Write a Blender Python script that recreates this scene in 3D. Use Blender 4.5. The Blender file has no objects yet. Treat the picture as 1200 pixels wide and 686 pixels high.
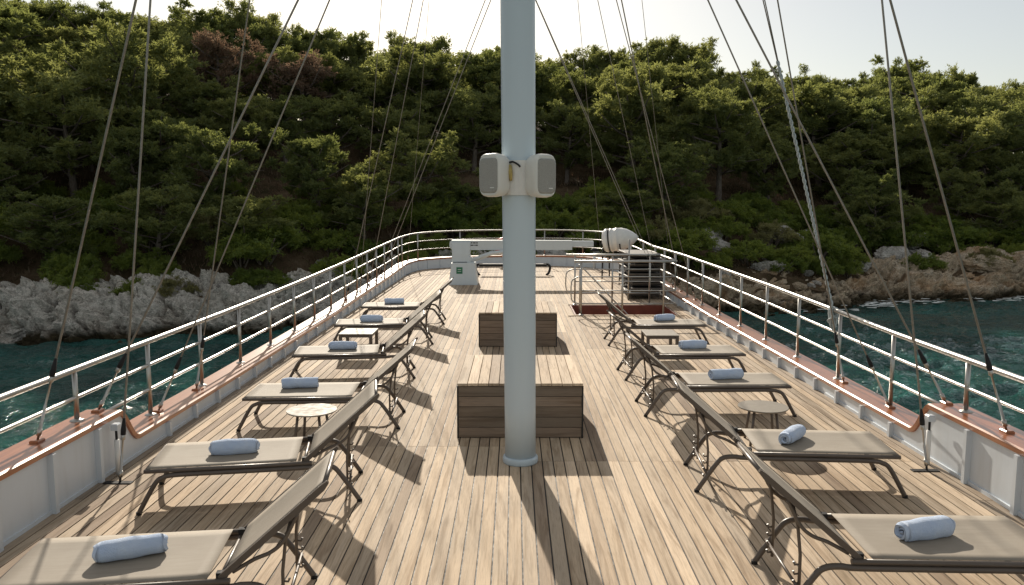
import bpy, math, random
import numpy as np
from mathutils import Vector, Matrix
random.seed(7); RNG = np.random.default_rng(11)
R_ = math.radians
SC = bpy.context.scene
COL = SC.collection
# ------------------------------------------------------------------ camera, sky, sun, exposure
F_PX, CAM_Z = 940.0, 2.3
cam_d = bpy.data.cameras.new('camera'); cam = bpy.data.objects.new('camera', cam_d); COL.objects.link(cam)
cam_d.sensor_width = 36.0; cam_d.lens = 36.0 * F_PX / 1200.0
cam_d.clip_start = 0.05; cam_d.clip_end = 6000
PITCH = math.atan(107 / F_PX)
cam.location = (0, 0, CAM_Z); cam.rotation_euler = (math.pi / 2 - PITCH, 0, math.atan(3 / F_PX))
SC.camera = cam
SUN_EL, SUN_AZ = R_(26.5), R_(-8.7)          # azimuth clockwise from +Y
w = bpy.data.worlds.new('World'); SC.world = w; w.use_nodes = True
nt = w.node_tree; bg = nt.nodes['Background']
sky = nt.nodes.new('ShaderNodeTexSky'); sky.sky_type = 'NISHITA'; sky.sun_disc = False
sky.sun_elevation = SUN_EL; sky.sun_rotation = SUN_AZ
sky.air_density = 1.0; sky.dust_density = 1.0; sky.ozone_density = 1.0; sky.altitude = 0
# thin high overcast veil over the clear sky: a pale even layer added to the Nishita sky
veil = nt.nodes.new('ShaderNodeMix'); veil.data_type = 'RGBA'; veil.blend_type = 'MIX'; veil.inputs[0].default_value = 0.5
nt.links.new(sky.outputs[0], veil.inputs[6]); veil.inputs[7].default_value = (5.0, 4.5, 3.5, 1)
nt.links.new(veil.outputs[2], bg.inputs[0]); bg.inputs[1].default_value = 0.1
sd = bpy.data.lights.new('sun', 'SUN'); sun = bpy.data.objects.new('sun', sd); COL.objects.link(sun)
sd.energy = 4.9; sd.angle = R_(0.6); sd.color = (1.0, 0.90, 0.76)
sdir = Vector((math.sin(SUN_AZ) * math.cos(SUN_EL), math.cos(SUN_AZ) * math.cos(SUN_EL), math.sin(SUN_EL)))
sun.rotation_euler = sdir.to_track_quat('Z', 'Y').to_euler(); sun.location = (0, 0, 40)
SC.view_settings.view_transform = 'Standard'; SC.view_settings.look = 'None'
SC.view_settings.exposure = 0.38; SC.view_settings.gamma = 1.0
SC.cycles.max_bounces = 6; SC.cycles.transparent_max_bounces = 6

# ------------------------------------------------------------------ helpers
class MB:
    """collects shapes and links them as ONE mesh object"""
    def __init__(s): s.v = []; s.f = []; s.sm = []; s.n = 0
    def add(s, vs, fs, smooth=False):
        s.v.extend([tuple(p) for p in vs]); s.f.extend([tuple(i + s.n for i in f) for f in fs]); s.sm.extend([smooth] * len(fs)); s.n += len(vs); return s
    def box(s, x0, x1, y0, y1, z0, z1, c=0.0, M=None):
        """box with (optionally) chamfered top edges"""
        if c <= 0:
            v = [(x0, y0, z0), (x1, y0, z0), (x1, y1, z0), (x0, y1, z0), (x0, y0, z1), (x1, y0, z1), (x1, y1, z1), (x0, y1, z1)]
            f = [(0, 3, 2, 1), (4, 5, 6, 7), (0, 1, 5, 4), (1, 2, 6, 5), (2, 3, 7, 6), (3, 0, 4, 7)]
        else:
            v = [(x0, y0, z0), (x1, y0, z0), (x1, y1, z0), (x0, y1, z0), (x0, y0, z1 - c), (x1, y0, z1 - c), (x1, y1, z1 - c), (x0, y1, z1 - c),
                 (x0 + c, y0 + c, z1), (x1 - c, y0 + c, z1), (x1 - c, y1 - c, z1), (x0 + c, y1 - c, z1)]
            f = [(0, 3, 2, 1), (0, 1, 5, 4), (1, 2, 6, 5), (2, 3, 7, 6), (3, 0, 4, 7), (4, 5, 9, 8), (5, 6, 10, 9), (6, 7, 11, 10), (7, 4, 8, 11), (8, 9, 10, 11)]
        if M is not None: v = [tuple(M @ Vector(p)) for p in v]
        return s.add(v, f)
    def rbox(s, x0, x1, y0, y1, z0, z1, r, M=None, seg=3):
        """box rounded in plan (vertical edges) with a small top chamfer"""
        pts = []
        for cx, cy, a0 in ((x1 - r, y1 - r, 0), (x0 + r, y1 - r, 90), (x0 + r, y0 + r, 180), (x1 - r, y0 + r, 270)):
            for k in range(seg + 1):
                a = R_(a0 + 90 * k / seg); pts.append((cx + r * math.cos(a), cy + r * math.sin(a)))
        n = len(pts); cx, cy = (x0 + x1) / 2, (y0 + y1) / 2; k = min(r, .3 * (z1 - z0))
        def ring(z, d): return [(cx + (p[0] - cx) * (1 - d / max(abs(x1 - x0) / 2, 1e-6)), cy + (p[1] - cy) * (1 - d / max(abs(y1 - y0) / 2, 1e-6)), z) for p in pts]
        rings = [ring(z0, 0), ring(z1 - k, 0), ring(z1 - k * .3, k * .3), ring(z1, k)]
        v = [p for rg in rings for p in rg]
        f = [(j * n + i, j * n + (i + 1) % n, (j + 1) * n + (i + 1) % n, (j + 1) * n + i) for j in range(3) for i in range(n)]
        f += [tuple(range(3 * n, 4 * n)), tuple(reversed(range(n)))]
        if M is not None: v = [tuple(M @ Vector(p)) for p in v]
        return s.add(v, f)
    def tube(s, pts, r, n=8, cap=True, sy=1.0, smooth=True):
        """tube along a polyline; r scalar or list; sy flattens the section vertically/laterally"""
        P = [Vector(p) for p in pts]; m = len(P); rr = r if isinstance(r, (list, tuple)) else [r] * m
        T = []
        for i in range(m):
            t = (P[min(i + 1, m - 1)] - P[max(i - 1, 0)]); T.append(t.normalized() if t.length > 1e-9 else Vector((0, 0, 1)))
        a = Vector((0, 0, 1)) if abs(T[0].z) < .9 else Vector((0, 1, 0))
        u = T[0].cross(a).normalized(); vs = []
        for i in range(m):
            u = (u - T[i] * u.dot(T[i])); u = u.normalized() if u.length > 1e-6 else T[i].orthogonal().normalized()
            q = T[i].cross(u)
            for k in range(n):
                an = 2 * math.pi * (k + .5) / n
                vs.append(P[i] + u * (rr[i] * math.cos(an)) + q * (rr[i] * sy * math.sin(an)))
        fs = [(i * n + k, i * n + (k + 1) % n, (i + 1) * n + (k + 1) % n, (i + 1) * n + k) for i in range(m - 1) for k in range(n)]
        s.add(vs, fs, smooth)
        if cap:
            b = s.n - len(vs); s.f += [tuple(b + k for k in reversed(range(n))), tuple(b + (m - 1) * n + k for k in range(n))]; s.sm += [False, False]
        return s
    def lathe(s, prof, n=24, M=None, smooth=True):
        """prof: list of (radius, height) about z"""
        vs = []; m = len(prof)
        for r, z in prof:
            for k in range(n):
                a = 2 * math.pi * k / n; vs.append((r * math.cos(a), r * math.sin(a), z))
        fs = [(i * n + k, i * n + (k + 1) % n, (i + 1) * n + (k + 1) % n, (i + 1) * n + k) for i in range(m - 1) for k in range(n)]
        if M is not None: vs = [tuple(M @ Vector(p)) for p in vs]
        s.add(vs, fs, smooth); b = s.n - len(vs)
        s.f += [tuple(b + k for k in reversed(range(n))), tuple(b + (m - 1) * n + k for k in range(n))]; s.sm += [False, False]
        return s
    def extrude(s, poly, a0, a1, axis='y', smooth=False):
        """poly in the other two axes, extruded along axis"""
        n = len(poly)
        def mk(p, a):
            return (p[0], a, p[1]) if axis == 'y' else ((a, p[0], p[1]) if axis == 'x' else (p[0], p[1], a))
        vs = [mk(p, a0) for p in poly] + [mk(p, a1) for p in poly]
        fs = [(i, (i + 1) % n, n + (i + 1) % n, n + i) for i in range(n)]
        s.add(vs, fs, smooth); b = s.n - len(vs)
        s.f += [tuple(b + k for k in reversed(range(n))), tuple(b + n + k for k in range(n))]; s.sm += [False, False]
        return s
    def mesh(s, name, mat):
        me = bpy.data.meshes.new(name); me.from_pydata(s.v, [], s.f); me.polygons.foreach_set('use_smooth', s.sm)
        me.materials.append(mat); me.update(); return me
    def build(s, name, mat, parent=None, loc=None):
        return link(name, s.mesh(name, mat), parent, loc)
def link(name, me, parent=None, loc=None, rot=None, scale=None):
    o = bpy.data.objects.new(name, me); COL.objects.link(o)
    if parent is not None: o.parent = parent
    if loc is not None: o.location = loc
    if rot is not None: o.rotation_euler = rot
    if scale is not None: o.scale = scale
    return o
def tag(o, label=None, cat=None, group=None, kind=None):
    for k, v in (('label', label), ('category', cat), ('group', group), ('kind', kind)):
        if v: o[k] = v
    return o
def thing(name, label, cat, loc=(0, 0, 0), rz=0, group=None):
    o = bpy.data.objects.new(name, None); COL.objects.link(o); o.location = loc; o.rotation_euler = (0, 0, rz)
    o.empty_display_size = .1
    return tag(o, label, cat, group)
def copy_tree(o, parent=None):
    c = o.copy(); COL.objects.link(c)
    if parent is not None: c.parent = parent
    for ch in KIDS.get(o.name, []): copy_tree(ch, c)
    return c
KIDS = {}
def index_kids():
    KIDS.clear()
    for o in COL.objects:
        if o.parent: KIDS.setdefault(o.parent.name, []).append(o)
def np_mesh(name, V, Fc, mat, smooth=True):
    me = bpy.data.meshes.new(name); V = np.asarray(V, np.float32); Fc = np.asarray(Fc, np.int32); k = Fc.shape[1]
    me.vertices.add(len(V)); me.vertices.foreach_set('co', V.ravel())
    me.loops.add(Fc.size); me.loops.foreach_set('vertex_index', Fc.ravel())
    me.polygons.add(len(Fc)); me.polygons.foreach_set('loop_start', np.arange(0, Fc.size, k, dtype=np.int32)); me.polygons.foreach_set('loop_total', np.full(len(Fc), k, np.int32))
    me.polygons.foreach_set('use_smooth', np.full(len(Fc), smooth)); me.materials.append(mat); me.update(calc_edges=True); me.validate(); return me
def smooth_path(pts, k=8):
    P = [np.array(p, float) for p in pts]; out = []
    for i in range(len(P) - 1):
        p0, p1, p2, p3 = P[max(i - 1, 0)], P[i], P[i + 1], P[min(i + 2, len(P) - 1)]
        for j in range(k):
            t = j / k
            out.append(tuple(.5 * ((2 * p1) + (-p0 + p2) * t + (2 * p0 - 5 * p1 + 4 * p2 - p3) * t * t + (-p0 + 3 * p1 - 3 * p2 + p3) * t ** 3)))
    out.append(tuple(P[-1])); return out
# numpy noise
def _h(i, j, k, s=0):
    n = (i.astype(np.int64) * 374761393 + j.astype(np.int64) * 668265263 + k.astype(np.int64) * 2147483647 + s * 974634777) & 0xffffffff
    n = ((n ^ (n >> 13)) * 1274126177) & 0xffffffff; n = (n ^ (n >> 16)) & 0xffffffff
    n = (n * 2246822519) & 0xffffffff; n = n ^ (n >> 15)
    return (n & 0xffffff) / float(0xffffff)
def vnoise(p, s=0):
    p = np.asarray(p, float); i = np.floor(p).astype(np.int64); f = p - i; f = f * f * f * (f * (f * 6 - 15) + 10); r = 0
    for a in (0, 1):
        for b in (0, 1):
            for c in (0, 1):
                wgt = (f[:, 0] if a else 1 - f[:, 0]) * (f[:, 1] if b else 1 - f[:, 1]) * (f[:, 2] if c else 1 - f[:, 2])
                r = r + wgt * _h(i[:, 0] + a, i[:, 1] + b, i[:, 2] + c, s)
    return r * 2 - 1
def fbm(p, o=4, s=0, g=.5):
    r = 0; a = 1.0; q = np.asarray(p, float).copy()
    for k in range(o): r = r + a * vnoise(q, s + k); q = q * 2.03 + 7.1; a *= g
    return r
def ridged(p, o=4, s=0, g=.5):
    r = 0; a = 1.0; q = np.asarray(p, float).copy()
    for k in range(o): r = r + a * (1 - 2 * np.abs(vnoise(q, s + k))); q = q * 2.1 + 3.3; a *= g
    return r
def worley(p, s=0):
    p = np.asarray(p, float); i = np.floor(p).astype(np.int64); d1 = np.full(len(p), 9.); d2 = np.full(len(p), 9.); cid = np.zeros(len(p))
    for a in (-1, 0, 1):
        for b in (-1, 0, 1):
            for c in (-1, 0, 1):
                I, J, K = i[:, 0] + a, i[:, 1] + b, i[:, 2] + c
                q = np.stack([I + _h(I, J, K, s), J + _h(I, J, K, s + 1), K + _h(I, J, K, s + 2)], 1)
                d = np.linalg.norm(q - p, axis=1); h = _h(I, J, K, s + 3)
                nearer = d < d1; d2 = np.where(nearer, d1, np.minimum(d2, d)); cid = np.where(nearer, h, cid); d1 = np.where(nearer, d, d1)
    return d1, d2, cid

# ------------------------------------------------------------------ materials
class NG:
    def __init__(s, name):
        s.m = bpy.data.materials.new(name); s.m.use_nodes = True; s.t = s.m.node_tree; s.N = s.t.nodes; s.b = s.N['Principled BSDF']; s.out = s.N['Material Output']
    def n(s, ty, **kw):
        x = s.N.new(ty)
        for k, v in kw.items():
            if k.startswith('i_'):
                key = k[2:]; x.inputs[int(key) if key.isdigit() else key.replace('_', ' ')].default_value = v
            else: setattr(x, k, v)
        return x
    def l(s, a, b): s.t.links.new(a, b)
    def pos(s, scale=(1, 1, 1), offs=None, obj=False):
        g = s.n('ShaderNodeTexCoord').outputs['Object'] if obj else s.n('ShaderNodeNewGeometry').outputs['Position']
        mp = s.n('ShaderNodeVectorMath', operation='MULTIPLY'); s.l(g, mp.inputs[0]); mp.inputs[1].default_value = scale
        o = mp.outputs[0]
        if offs is not None:
            ad = s.n('ShaderNodeVectorMath', operation='ADD'); s.l(o, ad.inputs[0]); s.l(offs, ad.inputs[1]); o = ad.outputs[0]
        return o
    def noise(s, vec, scale=1., detail=4., rough=.55, dist=0.):
        x = s.n('ShaderNodeTexNoise'); s.l(vec, x.inputs['Vector']); x.inputs['Scale'].default_value = scale; x.inputs['Detail'].default_value = detail
        x.inputs['Roughness'].default_value = rough; x.inputs['Distortion'].default_value = dist; return x.outputs['Fac']
    def ramp(s, fac, stops):
        x = s.n('ShaderNodeValToRGB'); s.l(fac, x.inputs[0]); e = x.color_ramp.elements
        while len(e) < len(stops): e.new(.5)
        for k, (p, c) in enumerate(stops): e[k].position = p; e[k].color = (c if len(c) == 4 else (*c, 1)) if not isinstance(c, float) else (c, c, c, 1)
        return x.outputs[0]
    def mix(s, fac, a, b, bt='MIX'):
        x = s.n('ShaderNodeMix', data_type='RGBA', blend_type=bt)
        for v, i in ((fac, 0), (a, 6), (b, 7)):
            if isinstance(v, (int, float)): x.inputs[i].default_value = v
            elif isinstance(v, tuple): x.inputs[i].default_value = (*v, 1)
            else: s.l(v, x.inputs[i])
        return x.outputs[2]
    def math(s, op, a, b=None):
        x = s.n('ShaderNodeMath', operation=op)
        for v, i in ((a, 0), (b, 1)):
            if v is None: continue
            if isinstance(v, (int, float)): x.inputs[i].default_value = v
            else: s.l(v, x.inputs[i])
        return x.outputs[0]
    def bump(s, h, strength=.3, dist=.01):
        x = s.n('ShaderNodeBump'); x.inputs['Strength'].default_value = strength; x.inputs['Distance'].default_value = dist; s.l(h, x.inputs['Height']); s.l(x.outputs[0], s.b.inputs['Normal']); return x
    def col(s, c):
        if isinstance(c, tuple): s.b.inputs['Base Color'].default_value = (*c, 1)
        else: s.l(c, s.b.inputs['Base Color'])
    def set(s, rough=None, metal=None, spec=None, coat=None):
        if rough is not None:
            if isinstance(rough, (int, float)): s.b.inputs['Roughness'].default_value = rough
            else: s.l(rough, s.b.inputs['Roughness'])
        if metal is not None: s.b.inputs['Metallic'].default_value = metal
        if spec is not None: s.b.inputs['Specular IOR Level'].default_value = spec
        if coat is not None: s.b.inputs['Coat Weight'].default_value = coat; s.b.inputs['Coat Roughness'].default_value = .22
        return s.m
def mat_wood(name, tones, axis='y', rough=.62, spec=.3, blot=.5, g=1.0):
    m = NG(name); oi = m.n('ShaderNodeObjectInfo'); rnd = oi.outputs['Random']
    off = m.n('ShaderNodeCombineXYZ'); m.l(m.math('MULTIPLY', rnd, 57.), off.inputs[0]); m.l(m.math('MULTIPLY', rnd, 91.), off.inputs[1]); m.l(m.math('MULTIPLY', rnd, 33.), off.inputs[2])
    sc = {'y': (70, 1.6, 70), 'x': (1.6, 70, 70)}[axis]; sc2 = {'y': (16, .9, 16), 'x': (.9, 16, 16)}[axis]
    grain = m.noise(m.pos(sc, off.outputs[0]), 1, 5, .65, .6); fig = m.noise(m.pos(sc2, off.outputs[0]), 1, 3, .5, 1.6); bl = m.noise(m.pos((1, 1, 1)), 1.3, 4, .6)
    base = m.ramp(rnd, [(0, tones[0]), (.35, tones[1]), (.7, tones[2]), (1, tones[3])])
    c = m.mix(m.ramp(grain, [(.3, 0.), (.7, 1.)]), base, m.mix(1., base, (1.26, 1.23, 1.18), 'MULTIPLY'))
    dk = m.mix(1., c, (.55, .50, .45), 'MULTIPLY'); c = m.mix(m.ramp(fig, [(.48, 0.), (.68, .72 * g)]), c, dk)
    gy = m.mix(1., c, (.78, .80, .82), 'MULTIPLY'); c = m.mix(m.ramp(bl, [(.45, 0.), (.7, blot)]), c, gy)
    fine = m.noise(m.pos({'y': (260, 9, 260), 'x': (9, 260, 260)}[axis], off.outputs[0]), 1, 2, .5)
    c = m.mix(m.ramp(fine, [(.32, .45), (.5, 0.)]), c, m.mix(1., c, (.6, .57, .53), 'MULTIPLY'))
    m.col(c); m.bump(grain, .25, .002); return m.set(rough=rough, spec=spec)
M = {}
M['teak'] = mat_wood('weathered_teak', [(.26, .20, .15), (.50, .395, .285), (.37, .305, .235), (.58, .465, .345)], rough=.8, spec=.2)
M['teak_front'] = mat_wood('shaded_teak_boards', [(.19, .145, .11), (.25, .19, .145), (.165, .13, .10), (.22, .165, .125)], axis='x', rough=.6)  # locker teak, less weathered; shade on the fronts is darkened into the tones
M['teak_margin'] = mat_wood('grey_margin_teak', [(.30, .245, .185), (.35, .28, .21), (.27, .22, .17), (.33, .265, .20)])
def simple(name, c, rough=.5, metal=0., spec=.5, var=.12, scale=6., bump=0., coat=None, obj=False, rvar=.1):
    m = NG(name); nz = m.noise(m.pos(obj=obj), scale, 4, .6)
    m.col(m.mix(m.ramp(nz, [(.3, 0.), (.75, 1.)]), tuple(x * (1 - var) for x in c), tuple(min(1, x * (1 + var)) for x in c)))
    rr = m.ramp(m.noise(m.pos(obj=obj), scale * 2.7, 3, .6), [(.3, max(.02, rough - rvar)), (.7, min(1., rough + rvar))])
    if bump: m.bump(m.noise(m.pos(obj=obj), scale * 9, 3, .6), bump, .002)
    return m.set(rough=rr, metal=metal, spec=spec, coat=coat)
M['caulk'] = simple('black_deck_caulk', (.018, .017, .016), .7)
def mat_paint(name, c, rough=.35, streak=.35):
    m = NG(name); a = m.noise(m.pos((9, 9, 1.1)), 1, 4, .6); b = m.noise(m.pos(), 2.2, 4, .6)
    dirt = tuple(x * .74 for x in (c[0], c[1] * .96, c[2] * .88))
    cc = m.mix(m.ramp(a, [(.5, 0.), (.8, streak)]), c, dirt); cc = m.mix(m.ramp(b, [(.5, 0.), (.85, streak * .7)]), cc, tuple(x * .86 for x in c))
    m.col(cc); m.bump(m.noise(m.pos(), 7, 3, .5), .12, .006); return m.set(rough=rough, spec=.5)
M['shaded_varnish'] = simple('shaded_red_varnish', (.20, .055, .032), .45, var=.25, scale=5)  # red varnish with the stairwell's shade put into its colour
M['white_paint'] = mat_paint('white_hull_paint', (.60, .65, .70))
M['mast_paint'] = mat_paint('pale_mast_paint', (.54, .64, .71), .32, .06)
M['crane_paint'] = mat_paint('pale_crane_paint', (.58, .64, .67), .35, .2)
def mat_varnish():
    m = NG('varnished_mahogany'); g = m.noise(m.pos((40, 2.2, 40)), 1, 5, .6, .8); b = m.noise(m.pos(), 3.5, 3, .6)
    c = m.ramp(g, [(.25, (.20, .055, .016)), (.55, (.36, .115, .032)), (.8, (.47, .17, .052))]); c = m.mix(m.ramp(b, [(.5, 0.), (.8, .5)]), c, (.50, .20, .09))
    m.col(c); m.bump(b, .08, .01); return m.set(rough=.32, spec=.6, coat=.7)
M['varnish'] = mat_varnish()
def mat_steel():
    m = NG('polished_steel'); a = m.noise(m.pos(), 5, 2, .5)
    m.col(m.ramp(a, [(.3, (.40, .39, .37)), (.7, (.50, .49, .465))])); return m.set(rough=m.ramp(a, [(.3, .36), (.75, .42)]), metal=1.)
M['steel'] = mat_steel()
M['wire'] = simple('galvanised_wire', (.30, .29, .265), .6, .2, var=.2, scale=40)
M['rope'] = simple('pale_halyard', (.42, .47, .48), .85, var=.3, scale=60)
M['black'] = simple('black_rubber', (.020, .020, .021), .75, var=.2, spec=.25)
def mat_sling():
    m = NG('taupe_mesh_sling'); p = m.pos(obj=True)
    wx = m.n('ShaderNodeTexWave', bands_direction='X'); m.l(p, wx.inputs[0]); wx.inputs['Scale'].default_value = 70
    wy = m.n('ShaderNodeTexWave', bands_direction='Y'); m.l(p, wy.inputs[0]); wy.inputs['Scale'].default_value = 70
    wv = m.math('MULTIPLY', wx.outputs['Fac'], wy.outputs['Fac']); b = m.noise(p, 3, 4, .6); st = m.noise(m.pos((4, 60, 4), obj=True), 1, 3, .6)
    c = m.mix(m.ramp(b, [(.3, 0.), (.75, 1.)]), (.27, .235, .19), (.32, .285, .235)); c = m.mix(m.ramp(st, [(.4, 0.), (.7, .45)]), c, (.24, .205, .165))
    m.col(c); m.bump(wv, .25, .001); return m.set(rough=.75, spec=.3)
M['sling'] = mat_sling()
M['frame'] = simple('taupe_powder_coat', (.105, .085, .070), .42, .0, var=.08, scale=10, obj=True)
M['table_white'] = simple('sand_table_top', (.27, .245, .205), .65, spec=.25, obj=True)
M['table_taupe'] = simple('taupe_table_top', (.22, .195, .16), .65, spec=.25, obj=True)
def mat_towel():
    m = NG('light_blue_terry'); p = m.pos(obj=True); a = m.noise(p, 260, 2, .6); b = m.noise(p, 9, 3, .6)
    m.col(m.mix(m.ramp(b, [(.3, 0.), (.7, 1.)]), (.50, .62, .84), (.62, .72, .88))); m.bump(m.math('ADD', a, m.math('MULTIPLY', b, 2.)), .8, .009)
    m.b.inputs['Sheen Weight'].default_value = .4; return m.set(rough=.95, spec=.1)
M['towel'] = mat_towel()
M['grille'] = simple('speaker_grille', (.33, .33, .31), .7, var=.15, scale=120, bump=.5)
M['speaker'] = mat_paint('speaker_shell', (.70, .71, .68), .4, .25)
M['green'] = simple('green_sticker', (.01, .16, .07), .5)
M['print'] = simple('dark_print', (.05, .05, .06), .5)
M['white'] = simple('white_plastic', (.72, .72, .70), .4, var=.08)
M['ochre'] = simple('yellowed_foam', (.42, .33, .12), .8, var=.3, scale=30)
M['red'] = simple('red_plastic', (.55, .06, .04), .45)
M['wicker'] = simple('dark_wicker', (.035, .03, .027), .7, var=.4, scale=60, bump=.6)
M['stack_edge'] = simple('grey_stack_frame', (.11, .095, .08), .6)
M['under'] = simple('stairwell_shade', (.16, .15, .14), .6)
def mat_foliage(name, c1, c2, tr1, tr2, br=1.0):
    m = NG(name); oi = m.n('ShaderNodeObjectInfo'); at = m.n('ShaderNodeAttribute', attribute_name='tone')
    f = m.math('ADD', m.math('MULTIPLY', oi.outputs['Random'], .6), m.math('MULTIPLY', at.outputs['Fac'], .4))
    c = m.mix(f, c1, c2); t = m.mix(f, tr1, tr2)
    df = m.n('ShaderNodeBsdfDiffuse'); m.l(c, df.inputs[0]); tl = m.n('ShaderNodeBsdfTranslucent'); m.l(t, tl.inputs[0])
    mx = m.n('ShaderNodeMixShader'); mx.inputs[0].default_value = .46; m.l(df.outputs[0], mx.inputs[1]); m.l(tl.outputs[0], mx.inputs[2])
    gl = m.n('ShaderNodeBsdfGlossy'); gl.inputs['Roughness'].default_value = .45; gl.inputs[0].default_value = (.6, .65, .5, 1)
    m2 = m.n('ShaderNodeMixShader'); m2.inputs[0].default_value = .035; m.l(mx.outputs[0], m2.inputs[1]); m.l(gl.outputs[0], m2.inputs[2])
    m.l(m2.outputs[0], m.out.inputs[0]); return m.m
M['pine'] = mat_foliage('pine_needles', (.072, .100, .038), (.145, .17, .065), (.24, .28, .07), (.42, .42, .12))
M['dry'] = mat_foliage('dry_needles', (.13, .090, .062), (.19, .135, .10), (.24, .15, .09), (.33, .21, .14))
M['olive'] = mat_foliage('olive_leaves', (.15, .15, .075), (.21, .20, .10), (.35, .33, .12), (.45, .42, .16))
M['maquis'] = mat_foliage('maquis_leaves', (.065, .105, .026), (.15, .19, .045), (.24, .32, .045), (.50, .54, .10))
def mat_bark():
    m = NG('grey_bark'); a = m.noise(m.pos((6, 6, 1.5)), 2, 4, .6); m.col(m.ramp(a, [(.3, (.075, .06, .05)), (.7, (.22, .185, .16))])); m.bump(a, .5, .05); return m.set(rough=.9, spec=.1)
M['bark'] = mat_bark()
def mat_rock(name, lo, mid, hi, wet=True, bscale=1.0):
    m = NG(name); p = m.pos(); a = m.noise(p, .9 * bscale, 8, .65, .3); b = m.noise(p, 5 * bscale, 6, .7); pit = m.noise(m.pos((1, 1, 1.5)), 4.2 * bscale, 5, .75, .8)
    c = m.ramp(m.math('ADD', m.math('MULTIPLY', a, .6), m.math('MULTIPLY', b, .4)), [(.32, lo), (.5, mid), (.66, hi)])
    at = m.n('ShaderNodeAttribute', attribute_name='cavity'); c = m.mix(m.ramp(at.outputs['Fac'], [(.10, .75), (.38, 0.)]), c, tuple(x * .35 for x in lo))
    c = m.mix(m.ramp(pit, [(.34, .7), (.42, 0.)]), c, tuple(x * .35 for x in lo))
    for sc_, wd_ in ((1.5, .014), (3.6, .018), (8.0, .024)):
        n1 = m.noise(m.pos((1, 1, 2.2)), sc_ * bscale, 5, .62, 1.2); ln = m.math('ABSOLUTE', m.math('SUBTRACT', n1, .5)); mk = m.ramp(m.noise(p, sc_ * .8, 2, .5), [(.40, 0.), (.55, 1.)])
        c = m.mix(m.math('MULTIPLY', m.ramp(ln, [(wd_ * .3, .9), (wd_, 0.)]), mk), c, tuple(x * .22 for x in lo))
    og = m.noise(p, .6, 4, .6); c = m.mix(m.ramp(og, [(.48, 0.), (.68, .55 if wet == 2 else .12)]), c, (.48, .27, .12))
    if wet:
        sp = m.n('ShaderNodeSeparateXYZ'); m.l(m.n('ShaderNodeNewGeometry').outputs['Position'], sp.inputs[0]); z = m.math('ADD', sp.outputs[2], m.math('MULTIPLY', m.noise(p, .5, 3, .6), .9))
        wm = m.ramp(m.math('MULTIPLY', m.math('ADD', z, 5.0), .5), [(.50, 1.), (.78, 0.)]); c = m.mix(wm, c, (.055, .042, .022))
    m.col(c); m.bump(m.math('ADD', b, m.math('MULTIPLY', pit, 1.2)), .9, .14); return m.set(rough=.85, spec=.25)
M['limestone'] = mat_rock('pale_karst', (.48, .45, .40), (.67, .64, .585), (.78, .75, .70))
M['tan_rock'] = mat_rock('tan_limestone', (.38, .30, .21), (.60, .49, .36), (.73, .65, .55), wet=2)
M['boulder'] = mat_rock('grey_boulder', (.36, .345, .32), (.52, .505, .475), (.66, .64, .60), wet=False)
def mat_soil():
    m = NG('maquis_soil'); p = m.pos(); a = m.noise(p, .35, 6, .65); b = m.noise(p, 3, 5, .7)
    c = m.ramp(a, [(.35, (.05, .042, .022)), (.5, (.10, .068, .042)), (.65, (.17, .125, .08))]); c = m.mix(m.ramp(b, [(.55, 0.), (.7, .7)]), c, (.045, .06, .02))
    m.col(c); m.bump(b, 1., .3); return m.set(rough=.95, spec=.1)
M['soil'] = mat_soil()
def mat_water():
    m = NG('sea_water'); p = m.pos(); d = m.noise(p, .25, 3, .5); a = m.noise(m.pos((1, 1.5, 1)), 2.1, 4, .62, .5); b = m.noise(p, 7.5, 3, .6, .5)
    m.col(m.mix(m.ramp(d, [(.35, 0.), (.7, 1.)]), (.006, .048, .044), (.020, .115, .100)))
    m.bump(m.math('ADD', m.math('MULTIPLY', a, 1.0), m.math('MULTIPLY', b, .30)), 1.0, .38)
    m.b.inputs['IOR'].default_value = 1.33; return m.set(rough=.05, spec=.5)
M['water'] = mat_water()
M['foam'] = simple('sea_foam', (.62, .66, .66), .8)
M['branch'] = simple('bleached_branch', (.34, .30, .26), .8, var=.2)
# ================================================================== THE SHIP
def lerp_poly(x, pts): return float(np.interp(x, [p[0] for p in pts], [p[1] for p in pts]))
STERN = smooth_path([(-3.43, 25.2), (-3.12, 27.0), (-1.85, 28.2), (-.1, 28.6), (1.6, 28.55), (2.9, 27.6), (3.52, 25.4), (3.63, 22.0)], 6)
def y_end(x): return lerp_poly(x, [(p[0], p[1]) for p in STERN if p[1] > 25] )
DIP = {-1: (6.78, 7.10), 1: (7.02, 7.34)}
def zc(y, side):                                    # top of the wooden cap
    a, b = DIP[side]; t = min(1, max(0, (y - a) / (b - a))); t = t * t * (3 - 2 * t)
    low = lerp_poly(y, [(7, .205), (9, .19), (15, .19), (22, .27), (25.4, .345), (28.6, .37)])
    return .505 * (1 - t) + low * t
def zr(y, side): return lerp_poly(y, [(5, .955), (10, .955), (13, .98), (16.6, 1.03), (25.4, 1.2), (28.8, 1.30)] if side < 0 else [(5, .965), (8, .985), (12, 1.06), (18, 1.12), (22, 1.10), (25.4, 1.2), (28.8, 1.30)])
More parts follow.
